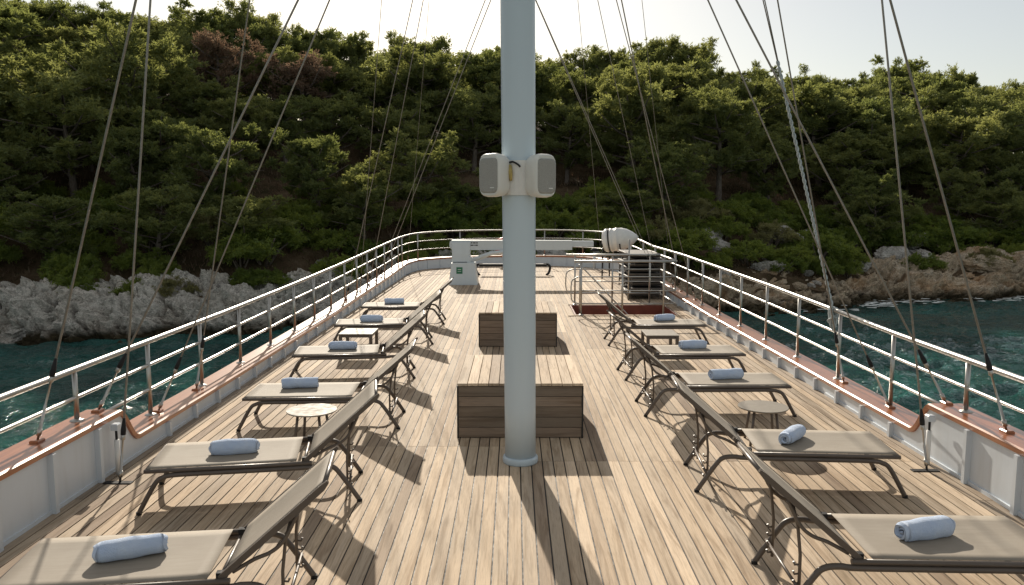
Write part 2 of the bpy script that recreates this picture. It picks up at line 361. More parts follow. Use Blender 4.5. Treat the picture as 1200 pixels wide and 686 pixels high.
# ---- deck
deck = MB()
HX0, HX1, HY0, HY1 = 1.22, 3.32, 16.12, 17.66
for a in ((-3.5, 3.75, .5, HY0), (-3.5, HX0, HY0, HY1), (HX1, 3.75, HY0, HY1), (-3.5, 3.72, HY1, 25.0)): deck.box(a[0], a[1], a[2], a[3], -.10, -.007)
out = [(p[0] * 1.0, p[1]) for p in STERN if p[1] >= 24.9]; poly = [(-3.43, 25.0)] + out + [(3.6, 25.0)]
deck.extrude([(p[0], p[1]) for p in poly], -.10, -.007, axis='z')
deck = tag(deck.build('deck', M['caulk']), kind='structure')
PW = .0971; cache = {}
def plank(x, w_, y0, y1, mat='teak'):
    L = round(y1 - y0, 2)
    key = (w_, L, mat)
    if key not in cache: cache[key] = MB().box(-w_ / 2 + .0052, w_ / 2 - .0052, .0025, L - .0025, -.03, 0).mesh('plank', M[mat])
    link('plank', cache[key], deck, (x, y0, random.uniform(-.0007, .0007)))
for k in range(-34, 37):
    x = -.045 + PW * (k + .5); j1 = 7.36 if x < 0 else 6.93; off = ((k // 4) % 3) * .8
    ye = min(y_end(x - .05), y_end(x + .05)) + .03; inh = HX0 - .02 < x < HX1 + .02
    rows = [.6, j1, 12.4 + off, 18.0 + off * .7, ye]
    for i in range(4):
        a, b = rows[i], rows[i + 1]
        if inh and i == 2: b = HY0 - .05
        if inh and i == 3: a = HY1 + .05
        plank(x, PW, a, b)
for sx, xx, ww in ((-1, -3.392, .092), (1, 3.592, .089), (1, 3.681, .089)):
    for a, b in ((.6, 6.0), (6.0, 12.2), (12.2, 18.6), (18.6, 25.0 if sx < 0 else 24.0)): plank(xx, ww, a, b, 'teak_margin')
# ---- bulwarks
def sweep(mb, pts, prof, lat, smooth=False, caps=True):
    """pts 3D; lat(i) horizontal outward unit vector; prof [(out, up)]"""
    P = [Vector(p) for p in pts]; m = len(P); n = len(prof); vs = []
    for i in range(m):
        t = (P[min(i + 1, m - 1)] - P[max(i - 1, 0)]).normalized(); l = Vector((*lat(i), 0)); up = l.cross(t)
        if up.z < 0: up = -up
        for a, b in prof: vs.append(P[i] + l * a + up * b)
    fs = [(i * n + k, i * n + (k + 1) % n, (i + 1) * n + (k + 1) % n, (i + 1) * n + k) for i in range(m - 1) for k in range(n)]
    mb.add(vs, fs, smooth); b0 = mb.n - len(vs)
    if caps: mb.f += [tuple(b0 + k for k in reversed(range(n))), tuple(b0 + (m - 1) * n + k for k in range(n))]; mb.sm += [False, False]
CAPP = [(-.02, -.05), (.0, -.052), (.26, -.052), (.285, -.045), (.29, -.012), (.28, 0), (-.008, 0), (-.024, -.010)]
def side_ys(side, y0, y1):
    a, b = DIP[side]; ys = list(np.arange(y0, a, .66)) + list(np.linspace(a, b, 13)) + list(np.arange(b + .3, y1, .66)) + [y1]
    return sorted(set(round(float(v), 3) for v in ys))
def wx(side, y): return -3.43 if side < 0 else lerp_poly(y, [(5, 3.72), (9.5, 3.72), (18, 3.64), (22, 3.63)])
for side, y1, lab in ((-1, 25.2, 'white bulwark with varnished cap rail along the left side of the deck'), (1, 22.0, 'white bulwark with varnished cap rail along the right side of the deck')):
    t = thing('bulwark', lab, 'bulwark', (0, 0, 0), 0, 'bulwarks round the deck'); ys = side_ys(side, .6, y1)
    wall = MB(); n = len(ys); v = []
    for y in ys:
        x = wx(side, y); zt = zc(y, side) - .03
        v += [(x, y, -.12), (x, y, zt), (x + side * .20, y, zt), (x + side * .26, y, -1.2), (x + side * .1, y, -4.9)]
    q = 5; fs = [(i * q + k, i * q + k + 1, (i + 1) * q + k + 1, (i + 1) * q + k) for i in range(n - 1) for k in range(q - 1)]
    wall.add(v, fs); wall.build('side_wall', M['white_paint'], t)
    c = MB(); sweep(c, [(wx(side, y), y, zc(y, side)) for y in ys], CAPP, lambda i: (side, 0), smooth=False); c.build('cap_rail', M['varnish'], t)
    rm = {}
    for k in range(40):
        y = 1.1 + .66 * k
        if y > y1 - .1 or abs(y - sum(DIP[side]) / 2) < .25: continue
        h = round(zc(y, side) - .055, 2)
        if h not in rm: rm[h] = MB().box(-.045, .01, -.022, .022, -.02, h, 0).mesh('rib', M['white_paint'])
        link('rib', rm[h], t, (wx(side, y), y, 0), (0, 0, 0 if side > 0 else math.pi))
    MB().box(-.004, .012, .6, y1 if side < 0 else 9.4, -.004, .030).build('waterway_strip', M['white_paint'], t, (wx(side, 5) - (0 if side < 0 else .011), 0, 0))
def stern_n(i, pts=STERN):
    a = Vector((*pts[max(i - 1, 0)], 0)); b = Vector((*pts[min(i + 1, len(pts) - 1)], 0)); d = (b - a).normalized(); return (-d.y, d.x)
t = thing('bulwark', 'curved white bulwark with cap rail closing the far end of the deck', 'bulwark', (0, 0, 0), 0, 'bulwarks round the deck')
wall = MB(); v = []
for i, p in enumerate(STERN):
    nx, ny = stern_n(i); zt = zc(p[1], -1 if p[0] < 0 else 1) - .03
    for o_, z in ((0, -.12), (0, zt), (.2, zt), (.26, -1.2), (.1, -4.9)): v.append((p[0] + nx * o_, p[1] + ny * o_, z))
wall.add(v, [(i * 5 + k, i * 5 + k + 1, (i + 1) * 5 + k + 1, (i + 1) * 5 + k) for i in range(len(STERN) - 1) for k in range(4)]); wall.build('side_wall', M['white_paint'], t)
c = MB(); sweep(c, [(p[0], p[1], zc(p[1], -1 if p[0] < 0 else 1)) for p in STERN], CAPP, stern_n); c.build('cap_rail', M['varnish'], t)
for i in range(3, len(STERN) - 1, 2):
    nx, ny = stern_n(i); a = math.atan2(ny, nx); MB().box(-.03, .01, -.012, .012, -.02, zc(STERN[i][1], 1) - .055).build('rib', M['white_paint'], t, (STERN[i][0], STERN[i][1], 0)).rotation_euler = (0, 0, a)
# ---- guard rails
def post_meshes(): 
    a = {}
    return a
pm = {}
def add_post(t, x, y, z0, z1):
    h = round(z1 - z0, 2)
    if h not in pm:
        pm[h] = MB().tube([(0, 0, -.01), (0, 0, h)], .021, 10).mesh('post', M['steel'])
    p = link('post', pm[h], t, (x, y, z0)); link('base_plate', FL, p, (0, 0, 0))
FL = MB().lathe([(.055, -.004), (.055, .006), (.03, .012), (.022, .02)], 14).mesh('base_plate', M['steel'])
def rail_path(side, y0, y1, n=40): return [((-3.6 if side < 0 else lerp_poly(y, [(5, 3.87), (9.5, 3.87), (18, 3.80), (22, 3.79)])), y, 0) for y in np.linspace(y0, y1, n)]
for side, y1, yp0, dy, lab in ((-1, 25.3, 5.1 - 2.6, 1.31, 'three bar steel guard rail along the left bulwark'), (1, 22.0, 5.38 - 2.7, 1.352, 'three bar steel guard rail along the right bulwark')):
    t = thing('guard_rail', lab, 'railing', (0, 0, 0), 0, 'steel guard rails round the deck')
    P = rail_path(side, 1.0, y1)
    MB().tube([(x, y, zr(y, side) - .024) for x, y, _ in P], .026, 12).build('top_rail', M['steel'], t)
    def frac(y, f): a = (zc(y, side) if y > 9 else .2); return a + (zr(y, side) - a) * f
    MB().tube([(x, y, frac(y, .66)) for x, y, _ in P], .016, 10).build('middle_rail', M['steel'], t)
    P2 = [(x, y, frac(y, .34)) for x, y, _ in rail_path(side, DIP[side][0] - .05, y1, 30)]
    P2 = [(p[0], p[1], p[2]) for p in P2]; MB().tube(P2, .016, 10).build('lower_rail', M['steel'], t)
    y = yp0
    while y < y1:
        x = -3.6 if side < 0 else lerp_poly(y, [(5, 3.87), (9.5, 3.87), (18, 3.80), (22, 3.79)])
        add_post(t, x, y, zc(y, side), zr(y, side) - .03); y += dy
t = thing('guard_rail', 'curved steel guard rail round the far end of the deck', 'railing', (0, 0, 0), 0, 'steel guard rails round the deck')
SP = [(p[0] + stern_n(i)[0] * .165, p[1] + stern_n(i)[1] * .165) for i, p in enumerate(STERN)]
sz = [-1 if p[0] < 0 else 1 for p in STERN]
SP[-1] = (3.79, 22.0); SP[0] = (-3.6, 25.3)
MB().tube([(p[0], p[1], zr(p[1], s) - .024) for p, s in zip(SP, sz)], .026, 10).build('top_rail', M['steel'], t)
for f, nm in ((.66, 'middle_rail'), (.34, 'lower_rail')): MB().tube([(p[0], p[1], zc(p[1], s) * (1 - f) + zr(p[1], s) * f) for p, s in zip(SP, sz)], .016, 8).build(nm, M['steel'], t)
for i in (1, 6, 12, 17, 22, 27, 32, 36, 39):
    if i < len(SP): add_post(t, SP[i][0], SP[i][1], zc(SP[i][1], sz[i]), zr(SP[i][1], sz[i]) - .03)
# ---- mast
MX = .053
t = thing('mast', 'tall pale grey painted mast standing in front of the wooden locker', 'mast', (MX, 6.92, 0))
def mx(z): return -.007 * z
MB().tube([(mx(z), 0, z) for z in (0, .5, 1.5, 3, 4.5, 7, 10, 16)], [.136, .137, .141, .145, .146, .14, .13, .10], 40).build('mast_tube', M['mast_paint'], t)
MB().lathe([(.152, .0), (.156, .012), (.156, .045), (.150, .056), (.139, .06)], 40).build('base_collar', M['mast_paint'], t)
for s in (-1, 1): MB().tube([(mx(7.3), 0, 7.3), (s * 2.45 + mx(7.3), -.4, 7.3)], [.06, .035], 12).build('spreader', M['mast_paint'], t)
# speakers
def rr(w_, h, r, n=5):
    pts = []
    for cx, cz, a0 in ((w_ / 2 - r, h / 2 - r, 0), (-w_ / 2 + r, h / 2 - r, 90), (-w_ / 2 + r, -h / 2 + r, 180), (w_ / 2 - r, -h / 2 + r, 270)):
        for k in range(n): a = R_(a0 + 90 * k / (n - 1)); pts.append((cx + r * math.cos(a), cz + r * math.sin(a)))
    return pts
def loft(mb, rings, smooth=True):
    n = len(rings[0]); vs = [p for r in rings for p in r]; mb.add(vs, [(j * n + i, j * n + (i + 1) % n, (j + 1) * n + (i + 1) % n, (j + 1) * n + i) for j in range(len(rings) - 1) for i in range(n)], smooth)
    b = mb.n - len(vs); mb.f += [tuple(b + k for k in reversed(range(n))), tuple(b + (len(rings) - 1) * n + k for k in range(n))]; mb.sm += [False, False]
def speaker(lab, loc, ang):
    t = thing('loudspeaker', lab, 'speaker', loc, ang, 'loudspeakers on the mast'); m = MB()
    secs = [(-.125, .12, .22, .04), (-.10, .17, .29, .06), (-.03, .215, .345, .07), (.05, .225, .36, .07), (.085, .215, .35, .07), (.10, .195, .325, .065), (.094, .185, .305, .05)]
    loft(m, [[(d, a, b) for a, b in rr(w_, h, r)] for d, w_, h, r in secs]); m.build('shell', M['speaker'], t)
    g = MB(); loft(g, [[(d, a, b) for a, b in rr(w_, h, .045)] for d, w_, h in ((.088, .196, .290), (.099, .192, .286), (.103, .17, .26))]); g.build('grille', M['grille'], t, (0, 0, -.004))
    MB().box(.1, .106, .02, .062, -.108, -.1).build('name_badge', M['white'], t)
    MB().tube([(-.11, 0, 0), (-.16, 0, 0)], .03, 12).build('mount_arm', M['white'], t); return t
speaker('white loudspeaker on the left of the mast', (-.155, 6.78, 2.515), R_(232))
speaker('white loudspeaker on the right of the mast', (.205, 6.78, 2.51), R_(-52))
t = thing('speaker_bracket', 'white mounting plate with yellowed foam between the two loudspeakers on the mast', 'bracket', (MX - .018, 6.92, 2.5))
br = MB(); pr = []
for k in range(13): a = R_(200 + 140 * k / 12); pr.append((.158 * math.cos(a), .158 * math.sin(a)))
inn = [(p[0] * .93, p[1] * .93) for p in reversed(pr)]; br.extrude(pr + inn, -.15, .14, axis='z'); br.build('bracket_plate', M['white'], t)
MB().tube([(-.075, -.155, .10), (-.07, -.168, .04), (-.065, -.165, -.03)], [.016, .02, .012], 8).build('foam_filler', M['ochre'], t)
MB().tube(smooth_path([(-.085, -.15, .12), (-.05, -.178, .125), (-.01, -.178, .105), (.012, -.17, .085)], 5), .008, 6).build('cable', M['black'], t)
MB().tube([(.075, -.15, .06), (.078, -.155, .01), (.07, -.15, -.04)], .007, 6).build('drain_slot', M['black'], t)
# ---- deck lockers
def locker(lab, x0, x1, y0, y1, h):
    t = thing('deck_locker', lab, 'locker', ((x0 + x1) / 2, y0, 0), 0, 'teak lockers behind the mast'); W = x1 - x0; D = y1 - y0
    MB().box(-W / 2 + .02, W / 2 - .02, .02, D - .02, .0, h - .03).build('carcass', M['caulk'], t)
    n = 12; pw = W / n; me = MB().box(-pw / 2 + .003, pw / 2 - .003, 0, D + .02, -.025, 0, .002).mesh('lid_plank', M['teak'])
    for k in range(n): link('lid_plank', me, t, (-W / 2 + pw * (k + .5), -.01, h + random.uniform(-.001, .001)))
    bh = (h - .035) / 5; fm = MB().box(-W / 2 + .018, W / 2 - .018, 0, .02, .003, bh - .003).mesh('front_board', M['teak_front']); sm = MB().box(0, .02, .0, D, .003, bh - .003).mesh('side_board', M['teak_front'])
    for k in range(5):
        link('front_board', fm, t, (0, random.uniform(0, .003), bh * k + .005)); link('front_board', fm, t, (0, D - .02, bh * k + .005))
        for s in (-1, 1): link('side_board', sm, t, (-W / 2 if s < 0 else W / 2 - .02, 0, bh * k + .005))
    for s in (-1, 1): MB().box(-.008, .008, -.006, .014, 0, h - .027).build('corner_strip', M['caulk'], t, (s * (W / 2 - .006), 0, 0))
locker('large teak locker directly behind the foot of the mast', -.558, .668, 7.63, 9.07, .545)
locker('second teak locker further down the deck in line with the mast', -.568, .672, 12.58, 14.0, .55)
# ---- sun loungers
def make_lounger():
    t = thing('sun_lounger', 'x', 'sun lounger', (0, 0, 0), 0, 'taupe sun loungers in two rows on the deck')
    S = .335; fr = MB(); HWD = .325
    for s in (-1, 1): fr.tube([(-1.16, s * HWD, S - .012), (-.6, s * HWD, S - .012), (.04, s * HWD, S - .012)], .019, 10, sy=.85)
    fr.tube([(-1.15, -HWD, S - .012), (-1.15, HWD, S - .012)], .016, 8); fr.tube([(-.02, -HWD, S - .018), (-.02, HWD, S - .018)], .012, 8); fr.build('seat_frame', M['frame'], t)
    sl = MB(); n = 8; v = []
    for i in range(15):
        x = -1.145 + (1.145 - .075) * i / 14
        for j in range(n + 1):
            y = -.318 + .636 * j / n; v.append((x, y, S + .004 - .010 * (1 - (2 * j / n - 1) ** 2) * (1 - abs(2 * i / 14 - 1) ** 6)))
    sl.add(v, [(i * (n + 1) + j, i * (n + 1) + j + 1, (i + 1) * (n + 1) + j + 1, (i + 1) * (n + 1) + j) for i in range(14) for j in range(n)], True)
    o = sl.build('seat_sling', M['sling'], t); md = o.modifiers.new('thick', 'SOLIDIFY'); md.thickness = .004
    for s in (-1, 1):
        y = s * (HWD + .004); zz = S - .05
        pts = [(-1.21, y, .0)] + smooth_path([(-1.20, y, .03), (-1.09, y, zz - .06), (-1.03, y, zz - .012), (-.93, y, zz + .004), (-.5, y, zz + .004), (0, y, zz + .004), (.10, y, zz + .012), (.19, y, zz), (.25, y, zz - .06), (.385, y, .02)], 5) + [(.39, y, .0)]
        lf = MB().tube(pts, .0185, 10).build('leg_frame', M['frame'], t)
        for xx in (-1.21, .39): MB().lathe([(.021, 0), (.021, .022)], 10).build('foot_cap', M['black'], lf, (xx, y, 0))
    a = math.atan2(.495, .57); L = .722; ca, sa = math.cos(a), math.sin(a)
    def B(u, y, off=0): return (u * ca - off * sa, y, S + .012 + u * sa + off * ca)
    bf = MB(); W2 = .305
    for s in (-1, 1):
        pr = [(-.02, -.019), (L - .03, -.019), (L + .012, -.007), (L + .015, .009), (L - .03, .014), (-.02, .014)]
        vs = [B(p[0], s * W2 - .014, p[1]) for p in pr] + [B(p[0], s * W2 + .014, p[1]) for p in pr]; k = len(pr)
        bf.add(vs, [tuple(range(k)), tuple(reversed(range(k, 2 * k)))] + [(i, k + i, k + (i + 1) % k, (i + 1) % k) for i in range(k)])
    bf.tube([B(L - .02, -W2, -.004), B(L - .02, W2, -.004)], .013, 8); bf.tube([B(.03, -W2, -.008), B(.03, W2, -.008)], .011, 8); bf.build('backrest_frame', M['frame'], t)
    bs = MB(); v = []
    for i in range(11):
        u = .035 + (L - .06) * i / 10
        for j in range(n + 1): y = -.292 + .584 * j / n; v.append(B(u, y, .008 - .012 * (1 - (2 * j / n - 1) ** 2) * (1 - abs(2 * i / 10 - 1) ** 4)))
    bs.add(v, [(i * (n + 1) + j, i * (n + 1) + j + 1, (i + 1) * (n + 1) + j + 1, (i + 1) * (n + 1) + j) for i in range(10) for j in range(n)], True)
    o = bs.build('backrest_sling', M['sling'], t); md = o.modifiers.new('thick', 'SOLIDIFY'); md.thickness = .004
    for s in (-1, 1):
        MB().tube(smooth_path([B(.50, s * .29, -.02), (.32, s * .29, .52), (.25, s * .29, .455), (.16, s * .295, .42), (.05, s * .30, .36)], 5), .011, 8).build('support_bow', M['frame'], t)
        rb = MB(); x = .30; y = s * .262; rb.tube([B(.46, y, -.015), (x + .02, y, .5), (x, y, .33), (x, y, .08)], .0095, 8)
        for q in range(4):
            z = .11 + q * .055; rb.tube([(x, y, z), (x + .028, y, z - .004), (x + .036, y, z + .016)], .0065, 6)
        rb.build('ratchet_bar', M['frame'], t)
        MB().box(-.035, .02, -.02, .02, -.022, .012).build('hinge_block', M['black'], t, (.0, s * .285, S + .012))
    MB().tube([(.322, -.325, .16), (.322, .325, .16)], .010, 8).build('cross_bar', M['frame'], t)
    return t
L0 = make_lounger(); index_kids()
def hinge_pose(ox, oy, hx, hy):
    """near edge: outer end (ox,oy), hinge (hx,hy) on the seat plane -> origin, rotation"""
    ang = math.atan2(hy - oy, hx - ox); d = Vector((math.cos(ang), math.sin(ang))); nrm = Vector((-d.y, d.x))
    if nrm.y < 0: nrm = -nrm
    return (hx + nrm.x * .33, hy + nrm.y * .33, 0), ang
LG = [  # ox, oy, hx, hy at the near edge
 (-2.66, 3.84, -1.53, 3.99, 'nearest sun lounger of the left row, its foot end cut off by the picture edge'),
 (-2.70, 5.70, -1.58, 5.90, 'second nearest sun lounger of the left row, just in front of the round table'),
 (-2.70, 7.86, -1.57, 7.92, 'sun lounger of the left row standing just beyond the round table'),
 (-2.83, 10.10, -1.70, 10.24, 'fourth sun lounger of the left row, on the near side of the square table'),
 (-2.86, 12.62, -1.72, 12.76, 'fifth sun lounger of the left row, just beyond the square table'),
 (-2.87, 14.85, -1.72, 14.90, 'farthest sun lounger of the left row, its backrest pointing at the crane'),
 (3.06, 4.19, 1.90, 4.23, 'nearest sun lounger of the right row, its foot end cut off by the picture edge'),
 (3.00, 6.05, 1.84, 6.14, 'second nearest sun lounger of the right row, with the slanted towel'),
 (2.98, 8.42, 1.80, 8.42, 'sun lounger of the right row standing just beyond the round table'),
 (3.04, 10.22, 1.83, 10.18, 'fourth sun lounger of the right row, on the near side of the square table'),
 (3.10, 12.65, 1.90, 12.66, 'farthest sun lounger of the right row, next to the stairwell railing')]
for i, (ox, oy, hx, hy, lab) in enumerate(LG):
    o = L0 if i == 0 else copy_tree(L0); p, a = hinge_pose(ox, oy, hx, hy); o.location = p; o.rotation_euler = (0, 0, a); o['label'] = lab
# ---- rolled towels
def towel_mesh(seed):
    rg = np.random.default_rng(seed); m = MB(); turns = 3.3; N = 90; Lh = .175; th = .013; ns = 14; prof = []
    for k in range(N):
        a = 2 * math.pi * turns * k / (N - 1); r = .014 + .052 * (k / (N - 1)); prof.append((r, a))
    a_end = prof[-1][1]; shift = -math.pi / 2 - .5 - a_end
    outer = [(r * math.cos(a + shift), r * math.sin(a + shift)) for r, a in prof]; inner = [((r - th) * math.cos(a + shift) if r > th else 0, (r - th) * math.sin(a + shift) if r > th else 0) for r, a in prof]
    poly = outer + inner[::-1]; K = len(poly); vs = []
    xs = np.linspace(-Lh, Lh, ns)
    for j, x in enumerate(xs):
        e = 1 - .10 * max(0, abs(x) / Lh - .8) / .2; wob = 1 + .05 * math.sin(seed + x * 17) + .03 * math.sin(x * 41 + seed * 2)
        for y, z in poly:
            zz = z * e * wob; zz = zz if zz > -.052 else -.052 + (zz + .052) * .2
            rad = math.hypot(y, z); tele = .012 * math.sin(rad * 160 + seed) * (abs(x) / Lh) ** 8 * (1 if x > 0 else -1)
            vs.append((x + tele + .004 * math.sin(math.atan2(z, y) * 3 + seed), y * e * wob * 1.06, zz + .056))
    m.add(vs, [(j * K + i, j * K + (i + 1) % K, (j + 1) * K + (i + 1) % K, (j + 1) * K + i) for j in range(ns - 1) for i in range(K)], True)
    q = len(outer)
    for j, rev in ((0, True), (ns - 1, False)):
        for i in range(q - 1):
            f = (j * K + i, j * K + i + 1, j * K + K - 2 - i, j * K + K - 1 - i); m.f.append(f if rev else tuple(reversed(f))); m.sm.append(False)
    return m.mesh('rolled_towel', M['towel'])
TM = [towel_mesh(s) for s in (1, 2, 5)]
TW = [(-2.13, 4.26, 24, 'rolled blue towel on the nearest lounger of the left row'), (-2.20, 6.12, 12, 'rolled blue towel on the second nearest lounger of the left row'),
 (-2.27, 8.33, 8, 'rolled blue towel on the left lounger just beyond the round table'), (-2.29, 10.55, 5, 'rolled blue towel on the left lounger on the near side of the square table'),
 (-2.35, 13.05, 5, 'rolled blue towel on the left lounger just beyond the square table'), (-2.32, 15.35, 9, 'rolled blue towel on the farthest lounger of the left row'),
 (2.42, 4.55, 17, 'rolled blue towel on the nearest lounger of the right row'), (2.30, 6.46, 50, 'rolled blue towel lying slanted on the second nearest lounger of the right row'),
 (2.36, 8.80, 10, 'rolled blue towel on the right lounger just beyond the round table'), (2.40, 10.66, 6, 'rolled blue towel on the right lounger on the near side of the square table'),
 (2.48, 13.15, 20, 'rolled blue towel on the farthest lounger of the right row')]
for i, (x, y, a, lab) in enumerate(TW):
    tag(link('rolled_towel', TM[i % 3], None, (x, y, .329), (0, 0, R_(a + (180 if i < 6 else 0) + (180 if i % 3 == 1 else 0)))), lab, 'towel', 'rolled blue towels on the loungers')
# ---- side tables
def round_table(x, y, z, mat, lab):
    t = thing('round_table', lab, 'table', (x, y, 0), 0, 'round side tables between the loungers')
    MB().lathe([(.20, z - .022), (.228, z - .014), (.235, z - .006), (.233, z)], 40).build('table_top', M[mat], t)
    for k in range(4):
        a = R_(40 + 90 * k); MB().tube([(.14 * math.cos(a), .14 * math.sin(a), z - .018), (.19 * math.cos(a), .19 * math.sin(a), 0)], .013, 8).build('leg', M['frame'], t)
round_table(-1.905, 7.36, .355, 'table_white', 'small round pale table beside the left row of loungers'); round_table(2.375, 7.50, .355, 'table_taupe', 'small round taupe table beside the right row of loungers')
def square_table(x, y, z, w_, d, mat, lab, rz=0):
    t = thing('square_table', lab, 'table', (x, y, 0), rz, 'square side tables between the loungers')
    MB().rbox(-w_ / 2, w_ / 2, -d / 2, d / 2, z - .012, z, .01).build('table_top', M[mat], t)
    a = MB(); 
    for s in (-1, 1): a.box(-w_ / 2 + .03, w_ / 2 - .03, s * (d / 2 - .03) - .012, s * (d / 2 - .03) + .012, z - .055, z - .013); a.box(s * (w_ / 2 - .03) - .012, s * (w_ / 2 - .03) + .012, -d / 2 + .045, d / 2 - .045, z - .055, z - .013)
    a.build('apron', M['frame'], t)
    lm = MB().box(-.022, .022, -.022, .022, 0, z - .0125).mesh('leg', M['frame'])
    for s in (-1, 1):
        for q in (-1, 1): link('leg', lm, t, (s * (w_ / 2 - .028), q * (d / 2 - .028), 0))
square_table(-2.33, 11.85, .37, .50, .55, 'table_white', 'low square pale table beside the left row of loungers'); square_table(2.16, 11.80, .36, .48, .55, 'table_taupe', 'low square taupe table beside the right row of loungers')
# ---- rigging
def along(a, b, d): a, b = Vector(a), Vector(b); return a + (b - a).normalized() * d
def stay(lab, base, top, r=.009, screw=.52, deckplate=False, group='wire stays set up to the cap rails'):
    t = thing('wire_stay', lab, 'stay', base, 0, group); b = Vector(base); rel = Vector(top) - b
    def q(d): return tuple(rel.normalized() * d)
    if screw:
        MB().tube([q(screw + .05), tuple(rel)], r, 6).build('wire', M['wire'], t)
        MB().tube([q(.0), q(.05), q(.051), q(.10), q(.101), q(screw * .55), q(screw * .56), q(screw - .06), q(screw - .05), q(screw)], [.010, .010, .018, .018, .011, .011, .008, .008, .019, .017], 8).build('turnbuckle', M['steel'], t)
        MB().tube([q(screw - .01), q(screw + .03), q(screw + .13)], [.020, .021, r * 1.2], 8).build('rubber_boot', M['black'], t)
        if not deckplate: MB().box(-.035, .035, -.045, .045, -.01, .022, .008).build('chainplate_block', M['varnish'], t)
        else: MB().box(-.13, .10, -.03, .03, -.0, .008, .002).build('deck_plate', M['black'], t)
    else: MB().tube([(0, 0, 0), tuple(rel)], r, 6).build('wire', M['wire'], t)
    return t
def mt(z): return (MX - .007 * z, 6.92, z)
ZL = lambda y: zc(y, -1) + .0; ZR = lambda y: zc(y, 1) + .0
stay('leftmost wire stay with turnbuckle rising from the left cap rail', (-3.58, 5.84, ZL(5.84)), mt(14.9))
stay('wire stay rising from the left cap rail just before its step', (-3.58, 6.72, ZL(6.72)), mt(7.35), screw=.44)
stay('wire stay set up to a black deck plate beside the left bulwark', (-3.24, 6.36, .0), (-2.41, 6.40, 7.3), r=.0085, screw=.42, deckplate=True)
stay('wire stay rising from the left cap rail just after its step', (-3.58, 7.86, ZL(7.86)), mt(7.35), r=.008)
stay('steep wire stay rising beside the third rail post on the left', (-3.58, 8.83, ZL(8.83)), mt(16), r=.008)
stay('rightmost wire stay with turnbuckle rising from the right cap rail', (3.85, 6.12, ZR(6.12)), mt(13.5))
stay('wire stay rising from the right cap rail just before its step', (3.85, 7.0, ZR(7.0)), mt(7.2), screw=.44)
stay('wire stay set up to a black deck plate beside the right bulwark', (3.54, 6.68, .0), (2.44, 6.68, 7.3), r=.0085, screw=.42, deckplate=True)
stay('wire stay rising from the right cap rail just after its step', (3.85, 8.05, ZR(8.05)), mt(7.25), r=.008)
stay('steep wire stay beside the coiled rope on the right rail', (3.85, 9.21, ZR(9.21)), mt(14.3), r=.008)
for (b, z, r, lab) in (((-3.58, 18.46), 15.1, .006, 'steep thin far stay on the left, nearest to the camera of the far left group'), ((-3.58, 16.9), 7.45, .006, 'lowest of the thin stays over the far part of the left rail'), ((-3.58, 19.6), 7.6, .006, 'thin stay over the far left rail between the steep one and the paired ones'),
    ((-3.58, 20.6), 4.62, .0045, 'left wire of the pair slanting up to the mast from the far left rail'), ((-3.58, 21.4), 4.5, .0045, 'right wire of the pair slanting up to the mast from the far left rail'), ((-3.50, 26.2), 11.1, .005, 'thin stay rising from the far left corner of the rail')):
    stay(lab, (b[0], b[1], ZL(b[1])), mt(z), r=r, screw=.45, group='thin stays at the far end of the deck')
for (b, z, r, lab) in (((3.78, 21.4), 4.3, .0045, 'left wire of the pair slanting up to the mast from the far right corner'), ((3.78, 20.7), 4.3, .0045, 'right wire of the pair slanting up to the mast from the far right corner'), ((3.0, 27.75), 9.2, .005, 'thin stay rising behind the life raft canister'), ((3.78, 21.1), 6.9, .005, 'thin stay meeting the paired wires at the far right corner'),
    ((3.85, 18.45), 7.9, .009, 'thick pale stay rising from the far part of the right rail'), ((3.85, 16.96), 6.9, .006, 'thin stay crossing the thick pale one over the far right rail'), ((3.85, 19.47), 12.5, .005, 'steepest thin stay over the far right rail')):
    stay(lab, (b[0], b[1], zc(b[1], 1)), mt(z), r=r, screw=.45, group='thin stays at the far end of the deck')
# halyard made fast on the rail
t = thing('halyard', 'pale twisted halyard tied down to the right guard rail', 'rope', (3.84, 9.62, 1.02)); top = Vector((3.08 - 3.84, 0.03, 3.93 - 1.02))
for ph in (0, math.pi):
    pts = []
    for k in range(420):
        f = k / 419; p = top * f; a = f * 120 + ph; pts.append((p.x + .011 * math.cos(a), p.y + .011 * math.sin(a), p.z))
    MB().tube(pts, .011, 6).build('twisted_strand', M['rope'], t)
for z, dx in ((11.6, -.02), (12.0, .02)): MB().tube([tuple(top + Vector((dx * .2, 0, 0))), (mt(z)[0] - 3.84 + dx, 6.92 - 9.62, z - 1.02)], .0065, 6).build('halyard_fall', M['wire'], t)
cl = MB()
for k in range(8):
    ph = k * .9; yo = -.045 + .013 * k; h = .20 + .05 * math.sin(k * 2.3); pts = []
    for j in range(21):
        a = 2 * math.pi * j / 20; c_, s_ = math.cos(a), math.sin(a); hh = h if s_ < 0 else .034
        pts.append((.036 * c_ * (1 if s_ > 0 else 1 - .35 * abs(s_)) + .006 * math.sin(ph + a * 2), yo + .02 * math.sin(a + ph) * (1.6 if s_ < 0 else .5), hh * s_))
    cl.tube(pts, .0105, 6)
for k in range(4): cl.tube(smooth_path([(.04 * math.cos(a), .062 * math.cos(a * 1.0 + k), -.075 - .02 * k + .03 * math.sin(a)) for a in np.linspace(0, 6.28, 9)], 3), .0105, 6)
tag(cl.build('rope_coil', M['rope'], None, (3.87, 9.66, .985)), 'coil of pale rope hung over the right guard rail beside a post', 'rope')
